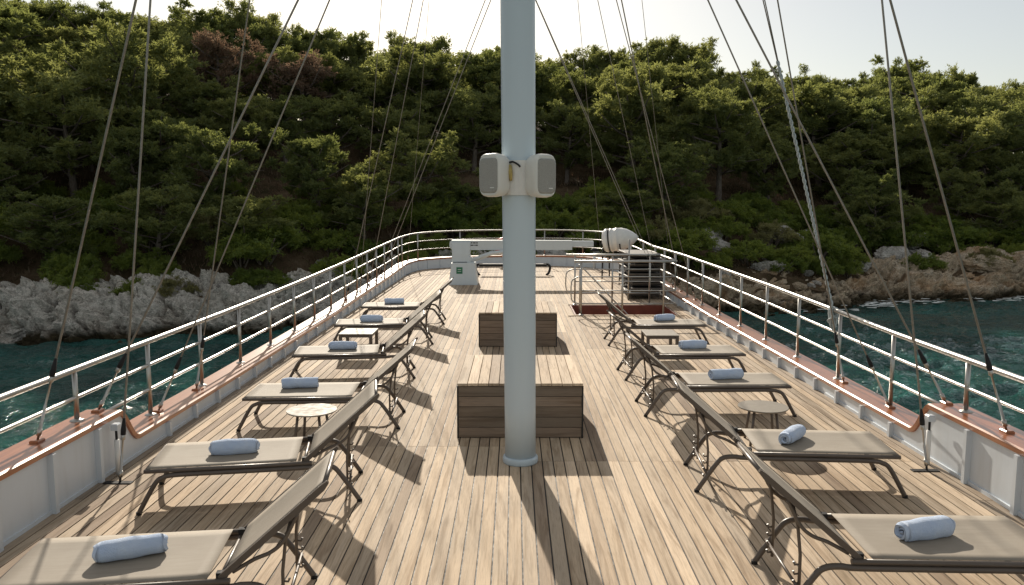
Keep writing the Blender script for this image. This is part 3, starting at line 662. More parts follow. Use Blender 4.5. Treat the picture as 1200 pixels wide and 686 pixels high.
# scupper pipes
for s, x, y, lab in ((-1, -3.36, 6.58, 'white vertical pipe against the left bulwark under the step of the cap rail'), (1, 3.645, 6.88, 'white vertical pipe against the right bulwark under the step of the cap rail')):
    t = thing('vent_pipe', lab, 'pipe', (x, y, 0), 0, 'white pipes against the bulwarks'); MB().tube([(0, 0, 0), (0, 0, .30)], .021, 12).build('pipe', M['white'], t); MB().tube([(0, 0, .30), (0, 0, .385)], .010, 8).build('rod', M['black'], t); MB().box(-.03, .03, -.035, .035, .385, .44, .008).build('fixing_block', M['white_paint'], t)
# ---- stairwell in the deck
t = thing('stairwell', 'stairwell opening with red varnished sides in the right part of the deck', 'stairwell', (0, 0, 0))
D_ = -1.6
for a in ((HX0 + .002, HX1 - .002, HY1 - .03, HY1 - .002), (HX0 + .002, HX1 - .002, HY0 + .002, HY0 + .03)): MB().box(a[0], a[1], a[2], a[3], D_, .010).build('side_panel', M['shaded_varnish'], t)
for a in ((HX0 + .002, HX0 + .03), (HX1 - .03, HX1 - .002)): MB().box(a[0], a[1], HY0 + .032, HY1 - .032, D_, .012).build('side_panel', M['shaded_varnish'], t)
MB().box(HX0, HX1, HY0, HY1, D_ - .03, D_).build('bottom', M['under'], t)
for k in range(7): MB().box(HX0 + .28 * k, HX0 + .28 * k + .26, HY0 + .35, HY1 - .35, -.22 * (k + 1) - .04, -.22 * (k + 1), .004).build('tread', M['teak'], t)
for a in ((HX0 - .14, HX0 - .032, HY0 - .16, HY1 + .14), (HX0 - .03, HX1 + .1, HY0 - .12, HY0 - .032), (HX0 - .03, HX1 + .1, HY1 + .032, HY1 + .12)): MB().box(a[0], a[1], a[2], a[3], -.005, .016, .004).build('coaming', M['teak'], t)
t = thing('stairwell_railing', 'steel railing with rounded end loops round the stairwell', 'railing', (0, 0, 0))
def hr(y, x0, x1, zs, xl): 
    MB().tube([(xl, y, zs[0]), (x1, y, zs[0])], .024, 10).build('top_rail', M['steel'], t)
    for z in zs[2:3]: MB().tube([(x0, y, z), (x1, y, z)], .014, 8).build('bar', M['steel'], t)
    lo, hi = zs[3], zs[1]; q = [(x1, y, hi), (x0 + .02, y, hi)] + smooth_path([(x0 - .06, y, hi), (x0 - .17, y, hi - .06), (x0 - .20, y, hi - .17), (x0 - .20, y, lo + .14), (x0 - .16, y, lo + .04), (x0 - .06, y, lo)], 5) + [(x1, y, lo)]
    MB().tube(q, .014, 8).build('loop_bar', M['steel'], t)
hr(HY0 - .07, 1.34, 3.24, (1.10, .79, .51, .25), 1.20); hr(HY1 + .07, 1.34, 3.24, (1.12, .80, .53, .27), 1.14)
for z in (1.11, .795, .52, .26): MB().tube([(3.24, HY0 - .07, z), (3.24, HY1 + .07, z)], .024 if z > 1 else .014, 8).build('end_bar', M['steel'], t)
for y in (HY0 - .07, HY1 + .07):
    for x in (1.34, 2.17, 3.0):
        p = MB().tube([(0, 0, 0), (0, 0, 1.10)], .02, 10).build('post', M['steel'], t, (x, y, .014)); link('base_plate', FL, p, (0, 0, .0))
t2 = thing('stair_handrail', 'sloping steel handrail running down into the stairwell', 'handrail', (1.34, HY0 + .25, 0)); MB().tube([(0, 0, .0), (0, 0, .90)] + smooth_path([(0, 0, .90), (.03, 0, .93), (.08, 0, .92), (1.3, 0, -.35)], 4), .017, 8).build('handrail_tube', M['steel'], t2)
# ---- stacked loungers
SX0, SX1, SY0, SY1 = 2.76, 3.50, 18.8, 20.7
ordn = ['lowest', 'second from the bottom', 'third from the bottom', 'fourth from the bottom', 'middle', 'fourth from the top', 'third from the top', 'second from the top', 'topmost']
fm = MB()
W_ = SX1 - SX0; L_ = SY1 - SY0
for s in (-1, 1): fm.tube([(s * W_ / 2, -L_ / 2, 0), (s * W_ / 2, 0, .01), (s * W_ / 2, L_ / 2, 0)], .022, 8)
fm.tube([(-W_ / 2, -L_ / 2, 0), (W_ / 2, -L_ / 2, 0)], .022, 8); fm.tube([(-W_ / 2, L_ / 2, 0), (W_ / 2, L_ / 2, 0)], .022, 8); fm = fm.mesh('frame', M['stack_edge'])
mm = MB().box(-W_ / 2 + .02, W_ / 2 - .02, -L_ / 2 + .02, L_ / 2 - .02, -.05, .014, .01).mesh('mat', M['wicker'])
lgm = MB().tube([(0, 0, 0), (.0, .10, -.065), (0, .14, -.11)], .016, 6).mesh('leg', M['stack_edge'])
for k in range(9):
    z = .14 + .112 * k
    t = thing('stacked_lounger', ordn[k].capitalize() + ' dark lounger in the stack beside the stairwell' if 0 else ordn[k] + ' dark lounger in the stack beyond the stairwell', 'sun lounger', ((SX0 + SX1) / 2 + random.uniform(-.06, .04), (SY0 + SY1) / 2 + random.uniform(-.1, .1), z), R_(random.uniform(-3.2, 3.2)), 'dark loungers stacked beyond the stairwell')
    link('frame', fm, t); link('mat', mm, t)
    for s in (-1, 1):
        for q in (-1, 1): link('leg', lgm, t, (s * (W_ / 2 - .01), q * .75, -.01), (0, 0, 0 if q > 0 else math.pi))
# ---- life raft on its cradle
t = thing('life_raft', 'white life raft canister with black straps above the far end of the deck', 'life raft', (3.02, 24.0, 1.16), R_(-14)); Mx = Matrix.Rotation(R_(90), 4, 'Y') @ Matrix.Rotation(0, 4, 'Z')
prof = [(.02, -.40), (.20, -.39), (.29, -.36), (.335, -.30), (.352, -.27), (.352, -.23), (.336, -.22), (.336, -.15), (.352, -.14), (.352, -.10), (.338, -.09), (.338, .02), (.352, .03), (.352, .07), (.338, .08), (.335, .20), (.28, .36), (.18, .52), (.06, .66), (.02, .68)]
MB().lathe(prof, 28, Mx).build('canister', M['white'], t, (0, 0, 0)).rotation_euler = (0, R_(-7), 0)
for xx in (-.185,): MB().lathe([(.352, xx - .016), (.354, xx), (.352, xx + .016)], 28, Mx).build('strap', M['black'], t).rotation_euler = (0, R_(-7), 0)
MB().lathe([(.331, -.012), (.336, 0), (.331, .012)], 28, Mx @ Matrix.Translation((0, 0, .1))).build('seam', M['white'], t).rotation_euler = (0, R_(-7), 0)
t = thing('raft_cradle', 'dark steel cradle carrying the life raft canister', 'cradle', (3.02, 24.0, 0), R_(-28))
cr = MB()
for x in (-.3, .25):
    for s in (-1, 1): MB().tube([(x, s * .30, 0), (x, s * .26, .91)], .022, 8).build('leg', M['black'], t)
    cr.tube(smooth_path([(x, -.32, 1.05), (x, -.24, .87), (x, 0, .76), (x, .24, .87), (x, .32, 1.05)], 4), .02, 8)
cr.build('saddle', M['black'], t)
tag(MB().tube([(0, 0, 0), (0, 0, 1.42)], .02, 8).build('steel_post', M['steel'], None, (2.66, 18.62, 0)), 'bare steel post in front of the stacked loungers', 'post')
# ---- crane
t = thing('deck_crane', 'pale grey deck crane with long horizontal arm at the far end', 'crane', (-1.42, 22.4, 0))
b = MB(); loft(b, [[(a, c_, z) for a, c_ in rr(w_, d, .05)] for z, w_, d in ((0, .80, .8), (.03, .80, .8), (.50, .68, .66), (.60, .66, .64), (.61, .6, .6))], False); b.build('base', M['crane_paint'], t)
b = MB(); loft(b, [[(a - .07, c_, z) for a, c_ in rr(w_, d, .06)] for z, w_, d in ((.63, .52, .46), (.85, .50, .44), (1.0, .52, .40), (1.17, .56, .34))], False); b.build('column', M['crane_paint'], t)
MB().lathe([(.22, .60), (.22, .64)], 20).build('slewing_ring', M['print'], t, (-.07, 0, 0))
b = MB(); b.extrude([(-.36, 1.0), (-.31, .95), (3.02, .955), (3.02, 1.215), (-.33, 1.225), (-.38, 1.18), (-.39, 1.06)], -.13, .13, axis='y'); b.build('arm', M['crane_paint'], t)
MB().box(3.0, 3.62, -.09, .09, 1.045, 1.20, .01).build('arm_extension', M['crane_paint'], t)
MB().tube([(.22, -.20, .66), (.75, -.19, .86), (1.5, -.16, .96)], [.06, .06, .04], 10).build('hydraulic_ram', M['crane_paint'], t)
MB().lathe([(.10, -.1), (.10, .1)], 16, Matrix.Rotation(R_(90), 4, 'X')).build('pivot', M['crane_paint'], t, (.20, -.14, .66))
s_ = MB().box(-.085, .085, -.004, 0, -.09, .09).build('sticker', M['green'], t, (-.10, -.352, .40)); s_.rotation_euler = (R_(-8.0), 0, 0)
MB().box(-.045, .045, -.007, -.004, .02, .035).build('arrow', M['white'], s_); MB().box(-.05, .05, -.007, -.004, -.03, -.02).build('arrow', M['white'], s_)
for x0_, x1_, z_ in ((.10, .16, 1.15), (.175, .25, 1.152), (.265, .34, 1.15), (.355, .40, 1.151), (.20, .27, 1.085), (.285, .31, 1.086), (.33, .40, 1.085)): MB().box(x0_, x1_, -.1335, -.1305, z_ - .016, z_ + .016).build('worn_lettering', M['print'], t)
# black bench, lifebuoy, vent
t = thing('tubular_bench', 'low black tubular bench between the crane and the far rail', 'bench', (-.05, 25.0, 0))
MB().rbox(-1.05, 1.05, -.16, .16, .29, .36, .03).build('seat', M['black'], t)
for s in (-1, 1): MB().tube(smooth_path([(s * .95, 0, .34), (s * 1.10, 0, .33), (s * 1.16, 0, .24), (s * 1.12, 0, .08), (s * 1.04, -.02, .0)], 4), .04, 8).build('leg', M['black'], t)
t = thing('lifebuoy', 'red and white lifebuoy hanging behind the crane arm', 'lifebuoy', (-.40, 28.62, .70)); rg = MB(); 
def torus(a0, a1, R1=.25, r1=.07): return smooth_path([(R1 * math.cos(R_(a)), 0, R1 * math.sin(R_(a))) for a in np.linspace(a0, a1, 7)], 2), r1
for k in range(4):
    p, r1 = torus(90 * k, 90 * k + 60); MB().tube(p, r1, 10).build('red_segment', M['red'], t); p, r1 = torus(90 * k + 60, 90 * k + 90); MB().tube(p, r1 * 1.01, 10).build('white_band', M['white'], t)
t = thing('mushroom_vent', 'black mushroom vent on a short stem at the far bulwark', 'vent', (2.72, 27.3, 0)); MB().tube([(0, 0, 0), (0, 0, .62)], .05, 10).build('stem', M['white_paint'], t); MB().lathe([(.06, .60), (.15, .61), (.15, .64), (.09, .70), (.01, .72)], 16).build('cap', M['black'], t)
# hull under the deck
# ================================================================== SEA AND SHORE
WZ = -4.7
def ysh(x): return np.interp(x, [-90, -40, -26, -16, -12, 0, 8, 14.5, 19.5, 27, 36, 60, 130], [36, 37, 39, 41, 45, 49, 51, 50.5, 52, 56, 57.5, 62, 80])
SIL = [(-600, 25), (-200, 5), (0, 5), (40, 2), (65, 8), (90, 14), (140, 22), (200, 26), (260, 18), (310, 20), (332, 36), (350, 52), (370, 46), (395, 40), (415, 52), (440, 62), (465, 64), (480, 57), (510, 47), (530, 52), (545, 62), (570, 66), (585, 60), (630, 60), (645, 65), (660, 80), (680, 82), (700, 62), (715, 58), (735, 60), (760, 52), (790, 56), (805, 70), (830, 82), (860, 88), (900, 84), (925, 90), (968, 94), (1000, 98), (1020, 86), (1050, 76), (1070, 80), (1090, 86), (1130, 93), (1150, 106), (1165, 112), (1180, 99), (1220, 97), (1500, 120), (2200, 150)]
def pxof(x, y): return 603 + 940 * np.asarray(x) / np.maximum(np.asarray(y), 25)
def sil(px): return np.interp(px, [p[0] for p in SIL], [p[1] for p in SIL])
RD = 46.0
def rock_top(x): return np.interp(x, [-60, -26, -16, -12, 0, 14, 22, 30, 36, 60], [-3.0, -3.05, -2.9, -2.5, -2.1, -3.15, -3.25, -3.1, -2.6, -2.4])
def ground(x, y):
    x = np.asarray(x, float); y = np.asarray(y, float); s0 = ysh(x); s = y - s0; R = s0 + RD; px = pxof(x, y)
    sm = np.interp(px, [-600, 0, 250, 400, 600, 800, 1000, 1200, 2200], [15, 20, 25, 50, 62, 66, 90, 100, 150])
    zr_ = CAM_Z + (236 - (sm + 90)) * R / 940; zt = rock_top(x); t = np.clip((s - 3.5) / (RD - 3.5), 0, 1)
    z = zt + (zr_ - zt) * (t ** .92) - np.clip(s - RD, 0, 400) * .10
    z = np.where(s < 3.5, WZ - 1.2 + (zt - WZ + 1.2) * np.clip((s + .8) / 4.3, 0, 1) ** .7, z)
    q = np.stack([x * .09, y * .09, 0 * x], 1) if x.ndim == 1 else None
    if q is not None: z = z + fbm(q, 3, 5) * .9 * np.clip(s / 8, 0, 1)
    return z
# hillside
nx, ny = 260, 110
xs = np.linspace(-130, 160, nx); ss = np.concatenate([np.linspace(2.2, 50, 80), np.linspace(52, 160, ny - 80)])
X_, S_ = np.meshgrid(xs, ss); Y_ = ysh(X_) + S_; Z_ = ground(X_.ravel(), Y_.ravel()).reshape(X_.shape)
V = np.stack([X_.ravel(), Y_.ravel(), Z_.ravel()], 1); V[:, 2] += .25 * fbm(V * .7, 3, 9)
I = np.arange(nx * ny).reshape(ny, nx); Fq = np.stack([I[:-1, :-1].ravel(), I[:-1, 1:].ravel(), I[1:, 1:].ravel(), I[1:, :-1].ravel()], 1)
tag(link('hillside', np_mesh('hillside', V, Fq, M['soil'])), kind='structure')
# rocky shore: fine displaced sheet
def shore(name, x0, x1, dx, mat, amp, seed, slab):
    nx = int((x1 - x0) / dx); u = np.linspace(0, 1, 92); xs = np.linspace(x0, x1, nx); X_, U = np.meshgrid(xs, u); s0 = ysh(X_)
    zt = rock_top(X_)
    if slab: S = np.interp(U, [0, .25, .6, .85, 1], [-1.2, .3, 2.6, 6.0, 8.0]); Z = np.interp(U, [0, .25, .6, .85, 1], [0, .30, .80, 1.0, .96])
    else: S = np.interp(U, [0, .2, .65, .85, 1], [-.9, .1, 1.8, 5.0, 7.5]); Z = np.interp(U, [0, .2, .65, .85, 1], [0, .22, .92, 1.05, 1.05])
    Z = WZ - 1.0 + (zt + .25 - WZ + 1.0) * Z; Y = s0 + S
    P = np.stack([X_.ravel(), Y.ravel(), Z.ravel()], 1); q = P.copy()
    if slab: q = np.stack([P[:, 0] * .5 + P[:, 2] * .35, P[:, 1] * .5, P[:, 2] * 1.5 - P[:, 0] * .38], 1)
    big = fbm(q * .28, 3, seed); d1, d2, cid = worley(q * (.55 if not slab else .5), seed); e = d2 - d1; d1b, d2b, cb = worley(q * 1.7 + 5, seed + 9); e2 = d2b - d1b
    r = ridged(q * 1.1, 4, seed + 20, .55); f = fbm(q * 4.5, 3, seed + 40)
    disp = amp * (1.0 * big + .55 * (cid - .5) + .55 * np.minimum(e * 2.2, .5) + .30 * (cb - .5) + .28 * np.minimum(e2 * 2, .4) + .26 * r + .22 * f + .10 * fbm(q * 10, 2, seed + 60))
    U1 = U.ravel(); ed = np.clip((1 - U1) * 7, 0, 1); nrm = np.stack([0 * U1, -.8 + .3 * U1, .35 + .5 * U1], 1); nrm /= np.linalg.norm(nrm, axis=1)[:, None]
    P = P + nrm * (disp * (.25 + .75 * ed))[:, None]; P[:, 2] += -.4 * (1 - ed); P[:, 0] += .25 * amp * fbm(q * .9 + 9, 2, seed + 3)
    nn = len(u); I = np.arange(nx * nn).reshape(nn, nx); Fq = np.stack([I[:-1, :-1].ravel(), I[:-1, 1:].ravel(), I[1:, 1:].ravel(), I[1:, :-1].ravel()], 1)
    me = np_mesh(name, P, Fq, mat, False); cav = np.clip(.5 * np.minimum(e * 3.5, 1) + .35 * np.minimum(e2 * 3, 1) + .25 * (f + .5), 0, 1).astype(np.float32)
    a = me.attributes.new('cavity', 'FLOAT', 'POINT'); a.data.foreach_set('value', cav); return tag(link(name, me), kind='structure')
shore('rocky_shore', -60, 6, .10, M['limestone'], .95, 3, False)
shore('rocky_shore', 3, 62, .12, M['tan_rock'], 1.0, 31, True)
# boulders
def boulder_mesh(seed, mat):
    import bmesh
    bm = bmesh.new(); bmesh.ops.create_icosphere(bm, subdivisions=5, radius=1.0); me = bpy.data.meshes.new('boulder'); bm.to_mesh(me); bm.free()
    n = len(me.vertices); co = np.empty(n * 3, np.float32); me.vertices.foreach_get('co', co); P = co.reshape(-1, 3).astype(float)
    d1, d2, cid = worley(P * .9 + seed * 3.1, seed); e = d2 - d1; dd = .20 * (cid - .5) + .16 * np.minimum(e * 1.5, .35) + .22 * fbm(P * 1.3 + seed, 4, seed) + .11 * ridged(P * 3.0, 4, seed + 2, .6)
    P = P * (1 + dd)[:, None]; P = np.sign(P) * np.abs(P) ** .88; P[:, 2] *= .72
    me.vertices.foreach_set('co', P.astype(np.float32).ravel()); me.materials.append(M[mat]); me.polygons.foreach_set('use_smooth', np.full(len(me.polygons), False))
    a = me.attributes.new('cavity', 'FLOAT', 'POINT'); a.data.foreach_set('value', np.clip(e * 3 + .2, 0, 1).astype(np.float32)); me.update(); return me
BMs = [boulder_mesh(s, 'boulder') for s in (1, 4, 7)] + [boulder_mesh(s, 'tan_rock') for s in (2, 9)]
def at_px(px, py, s_off):                 # a point on the slope: offset inland from the shore line
    for _ in range(1):
        y = 50.0
        for k in range(30):
            x = (px - 603) / 940 * y; y = float(ysh(x)) + s_off
    return x, y
BL = [ # px, inland offset, size, z lift, mesh, label
 (1048, 5.5, 1.5, .9, 0, 'large grey boulder above the right shore, left of a smaller one'), (1080, 5.8, 1.15, .5, 1, 'grey boulder right behind the wire stay above the right shore'), (1070, 8.0, 1.0, 1.5, 2, 'small grey boulder resting above two larger ones on the right'),
 (912, 10.0, 1.25, .9, 1, 'pale boulder in the cluster on the slope right of centre, leftmost of it'), (930, 9.6, 1.35, .6, 2, 'pale boulder in the cluster on the slope right of centre, middle of it'), (948, 10.4, 1.1, .9, 0, 'pale boulder in the cluster on the slope right of centre, rightmost of it'), (936, 8.0, .8, .3, 0, 'low pale boulder under the cluster on the slope right of centre'),
 (828, 9.0, 1.3, .5, 0, 'broad grey boulder on the slope behind the far right rail'), (842, 7.6, 1.0, .4, 2, 'tilted grey boulder below the broad one behind the far right rail'),
 (900, 4.8, .95, .5, 2, 'white rock lying low on the shore behind the right rail'), (1005, 5.0, .8, .5, 1, 'small white rock at the edge of the bushes on the right shore'), (968, 12.5, .7, .5, 1, 'single pale stone among the bushes right of the halyard'),
 (1160, 3.4, 1.35, .2, 3, 'long tan slab rising at the right end of the shore'), (1120, 1.5, 1.0, .0, 4, 'tan slab at the waterline below the rightmost stay'), (1204, 3.8, 1.7, .3, 4, 'big tan rock at the right edge of the picture'),
 (655, 4.0, 1.5, .9, 0, 'pale crag seen just right of the mast above the far rail'), (640, 6.0, 1.2, .8, 1, 'pale crag beside the mast behind the far rail'), (582, 4.5, .9, .6, 2, 'pale rock seen just left of the mast above the far rail'), (690, 4.0, 1.0, .3, 1, 'grey rock behind the far rail left of the life raft'), (672, 3.0, .9, .2, 2, 'grey rock behind the far rail between the mast and the life raft'),
 (22, 1.6, 1.5, -.2, 2, 'rounded pale outcrop at the left edge of the shore'), (74, 1.0, 1.1, -.4, 0, 'pale outcrop standing in the water on the left')]
STN = []
for k in range(46):
    px = random.choice((random.uniform(800, 1210), random.uniform(800, 1000), random.uniform(240, 480), random.uniform(560, 760))); so = random.uniform(2.0, 9.5) if px > 800 else random.uniform(2.5, 5.0)
    STN.append((px, so, random.uniform(.22, .55)))
STN.sort()
ORDN = ['first', 'second', 'third', 'fourth', 'fifth', 'sixth', 'seventh', 'eighth', 'ninth', 'tenth', 'eleventh', 'twelfth', 'thirteenth', 'fourteenth', 'fifteenth', 'sixteenth', 'seventeenth', 'eighteenth', 'nineteenth', 'twentieth']
for nm_, a_, b_ in (('along the left shore', 0, 550), ('behind the far end of the deck', 550, 790), ('on the right shore before the halyard', 790, 960), ('on the right shore beyond the halyard', 960, 1300)):
    G_ = [t_ for t_ in STN if a_ <= t_[0] < b_][:20]
    for i, (px, so, sz_) in enumerate(G_): BL.append((px, so, sz_, .1, (1 if px < 790 else random.choice((0, 1, 3, 4))), ORDN[i] + ' small stone from the left ' + nm_))
for px, so, sz_, lift, mi, lab in BL:
    x, y = at_px(px, 0, so); z = float(ground(np.array([x]), np.array([y]))[0])
    sz_ *= .82; long_ = 1.9 if 'slab' in lab else random.uniform(1.0, 1.35)
    tag(link('boulder', BMs[mi], None, (x, y, z + lift * .5), (R_(random.uniform(-22, 22)), R_(random.uniform(-20, 20) + (12 if 'slab' in lab else 0)), R_(random.uniform(0, 360) if 'slab' not in lab else -8)), (sz_ * long_, sz_, sz_ * .85)), lab, 'rock', 'boulders along the shore')
# ---- water
def water():
    x0, x1, y0, y1, dx, dy = -52., 62., -6., 66., .19, .21
    xs = np.arange(x0, x1 + .01, dx); ys = np.arange(y0, y1 + .01, dy); X_, Y_ = np.meshgrid(xs, ys); P = np.stack([X_.ravel(), Y_.ravel(), 0 * X_.ravel()], 1)
    a = R_(25); U = P[:, 0] * math.cos(a) + P[:, 1] * math.sin(a); W = -P[:, 0] * math.sin(a) + P[:, 1] * math.cos(a)
    q1 = np.stack([U * .38, W * .75, 0 * U], 1); q2 = np.stack([U * .95 + 9, W * 1.7, 0 * U], 1); q3 = np.stack([U * .12, W * .2, 0 * U + 4], 1)
    h = .19 * (1 - np.abs(vnoise(q1, 3)) * 2) + .115 * (1 - np.abs(vnoise(q2, 8)) * 2) + .03 * vnoise(q2 * 2.3, 9); h *= .65 + .5 * vnoise(q3, 6)
    e = np.minimum(np.minimum(P[:, 0] - x0, x1 - P[:, 0]), np.minimum(P[:, 1] - y0, y1 - P[:, 1])); h *= np.clip(e / 6, 0, 1); P[:, 2] = WZ + h - .03
    P[:, 2] = np.where(e < .01, WZ, P[:, 2]); I = np.arange(X_.size).reshape(X_.shape); Fq = np.stack([I[:-1, :-1].ravel(), I[:-1, 1:].ravel(), I[1:, 1:].ravel(), I[1:, :-1].ravel()], 1)
    x1 = xs[-1]; y1 = ys[-1]; B = 3000.; n = len(P); ext = np.array([(x0, y0), (x1, y0), (x1, y1), (x0, y1), (-B, -B), (B, -B), (B, B), (-B, B)]); P = np.vstack([P, np.column_stack([ext, np.full(8, WZ)])])
    F2 = n + np.array([(4, 5, 1, 0), (5, 6, 2, 1), (6, 7, 3, 2), (7, 4, 0, 3)]); return np_mesh('sea', P, np.vstack([Fq, F2]), M['water'])
tag(link('sea', water()), kind='structure')
tag(MB().box(-4000, 4000, -3500, 4000, WZ - 14.5, WZ - 14).build('seabed', M['soil']), kind='structure')
# ---- trees
def leaf_cloud(cl, per, size, rg, flat=.6, T=13):
    """cl: (n,4) clump centres + radius -> needle sprays along short twigs that radiate out of every clump"""
    n = len(cl); td = rg.normal(size=(n, T, 3)); td[:, :, 2] += .35; td /= np.linalg.norm(td, axis=2)[:, :, None]; td[:, :, 2] *= flat; tl = rg.uniform(.75, 1.5, (n, T)); tt = rg.random((n, T))
    N = n * per; ci = np.repeat(np.arange(n), per); ti = rg.integers(0, T, N); R = cl[ci, 3]; D = td[ci, ti]; Ln = (R * tl[ci, ti]); t = rg.random(N) ** .6
    P = cl[ci, :3] + D * (Ln * t)[:, None] + rg.normal(0, 1, (N, 3)) * (R * (.20 - .10 * t))[:, None]
    a = D * .9 + rg.normal(0, .55, (N, 3)) + np.array([0, 0, .15]); a /= np.linalg.norm(a, axis=1)[:, None]
    b = np.cross(a, rg.normal(size=(N, 3))); b /= np.linalg.norm(b, axis=1)[:, None]; s = size * rg.uniform(.6, 1.4, N)[:, None]
    V = np.stack([P - b * s * .40, P + b * s * .40, P + a * s * 1.7], 1).reshape(-1, 3)
    tone = np.repeat(np.clip(.35 * rg.random(n)[ci] + .35 * tt[ci, ti] + .3 * rg.random(N), 0, 1), 3)
    return V, np.arange(N * 3).reshape(-1, 3), tone
def make_tree_meshes(kind, seed):
    rg = np.random.default_rng(seed); H = 1.0; cl = []; tr = MB()
    if kind == 'pine' or kind == 'dry':
        lean = rg.uniform(-.12, .12, 2); tp = [(0, 0, -.12), (lean[0] * .2, lean[1] * .2, .2), (lean[0] * .9, lean[1] * .6, .5), (lean[0] * .8, lean[1] * 1.0, .85)]
        tp = smooth_path(tp, 4); tr.tube(tp, [.032 * (1 - .8 * i / (len(tp) - 1)) for i in range(len(tp))], 7)
        nb = 21; base = rg.uniform(.26, .42)
        for i in range(nb):
            f = (i + rg.random() * .8) / nb; z0 = base * .7 + (.86 - base * .7) * f; k = np.interp(z0, [.15, .35, .6, .8, .95], [.26, .40, .42, .32, .12]) * rg.uniform(.65, 1.15)
            a = i * 2.4 + rg.uniform(-.5, .5); t0 = tp[min(len(tp) - 1, int(z0 / .85 * (len(tp) - 1)))]
            e = (t0[0] + math.cos(a) * k, t0[1] + math.sin(a) * k, z0 + k * rg.uniform(.1, .6)); mdl = ((t0[0] + e[0]) / 2, (t0[1] + e[1]) / 2, z0 + (e[2] - z0) * .3)
            tr.tube([(t0[0], t0[1], z0 - .02), mdl, e], [.011, .008, .003], 5)
            if kind == 'dry' and False: pass
            for q in range(3):
                g = .45 + .28 * q; jit = rg.normal(0, .042, 3); cl.append((t0[0] + (e[0] - t0[0]) * g + jit[0], t0[1] + (e[1] - t0[1]) * g + jit[1], z0 + (e[2] - z0) * g + .02 + jit[2], rg.uniform(.055, .105)))
        for q in range(7): a = rg.uniform(0, 6.28); r = rg.uniform(0, .16); cl.append((tp[-1][0] + r * math.cos(a), tp[-1][1] + r * math.sin(a), .87 + rg.uniform(-.06, .06), rg.uniform(.07, .11)))
        per, size, flat = 430, .0142, .74
        if kind == 'dry': per, size = 210, .013
    elif kind == 'bush':
        for i in range(5): a = i * 1.3; tr.tube([(0, 0, -.1), (.2 * math.cos(a), .2 * math.sin(a), .3), (.45 * math.cos(a), .45 * math.sin(a), .55)], [.03, .02, .008], 5)
        for i in range(34): a = rg.uniform(0, 6.28); r = .62 * rg.random() ** .5; cl.append((r * math.cos(a), r * math.sin(a), .18 + .62 * (1 - (r / .72) ** 2) * rg.uniform(.4, 1.05), rg.uniform(.12, .20)))
        per, size, flat = 420, .026, .8
    cl = np.array(cl); V, Fc, tone = leaf_cloud(cl, per, size, rg, flat)
    return tr, V, Fc, tone
def foliage_mesh(nm, V, Fc, tone, mat):
    me = bpy.data.meshes.new(nm); n = len(Fc); me.vertices.add(len(V)); me.vertices.foreach_set('co', V.astype(np.float32).ravel()); me.loops.add(n * 3); me.loops.foreach_set('vertex_index', Fc.astype(np.int32).ravel())
    me.polygons.add(n); me.polygons.foreach_set('loop_start', np.arange(0, n * 3, 3, dtype=np.int32)); me.polygons.foreach_set('loop_total', np.full(n, 3, np.int32)); me.materials.append(mat); me.update(calc_edges=True)
    a = me.attributes.new('tone', 'FLOAT', 'POINT'); a.data.foreach_set('value', tone.astype(np.float32)); return me
TREES = {}
for kind, seeds, mats in (('pine', range(9), ('pine',)), ('dry', (50, 51), ('dry',)), ('bush', (70, 71, 72, 73), ('maquis',))):
    TREES[kind] = []
    for sd_ in seeds:
        tr, V, Fc, tone = make_tree_meshes(kind, 100 + sd_)
        TREES[kind].append((tr.mesh('trunk', M['bark']), foliage_mesh('crown', V, Fc, tone, M[mats[0]])))
tr, V, Fc, tone = make_tree_meshes('pine', 130); TREES['olive'] = [(tr.mesh('trunk', M['bark']), foliage_mesh('crown', V, Fc, tone, M['olive']))]
tr, V, Fc, tone = make_tree_meshes('bush', 131); TREES['olive_bush'] = [(tr.mesh('stems', M['bark']), foliage_mesh('foliage', V, Fc, tone, M['olive']))]
PL = []
def plant(kind, x, y, h, wd, lab, cat, group, vi=None):
    z = float(ground(np.array([x]), np.array([y]))[0]); vi = random.randrange(len(TREES[kind])) if vi is None else vi; tm, fm_ = TREES[kind][vi % len(TREES[kind])]
    nm, pn = {'pine': ('pine_tree', ('trunk', 'crown')), 'dry': ('dead_pine_tree', ('trunk', 'crown')), 'olive': ('olive_tree', ('trunk', 'crown')), 'bush': ('shrub', ('stems', 'foliage')), 'olive_bush': ('shrub', ('stems', 'foliage'))}[kind]
    t = thing(nm, lab, cat, (x, y, z - .15), random.uniform(0, 6.28), group); t.scale = (wd, wd, h); PL.append((lab, 603 + 940 * x / y, t)); link(pn[0], tm, t); link(pn[1], fm_, t); return t
def zone(px):
    for a, nm in ((120, 'at the far left'), (240, 'on the left'), (370, 'over the left rail'), (480, 'over the far left corner'), (603, 'left of the mast'), (710, 'right of the mast'), (830, 'over the far right corner'), (940, 'left of the halyard'), (1060, 'right of the halyard'), (5000, 'at the far right')):
        if px < a: return nm
def band(s): return 'by the shore rocks' if s < 7.5 else 'low on the slope' if s < 15 else 'halfway up the slope' if s < 26 else 'high on the slope' if s < 38 else 'near the skyline'
def zgr(x, y): return float(ground(np.array([x]), np.array([y]))[0])
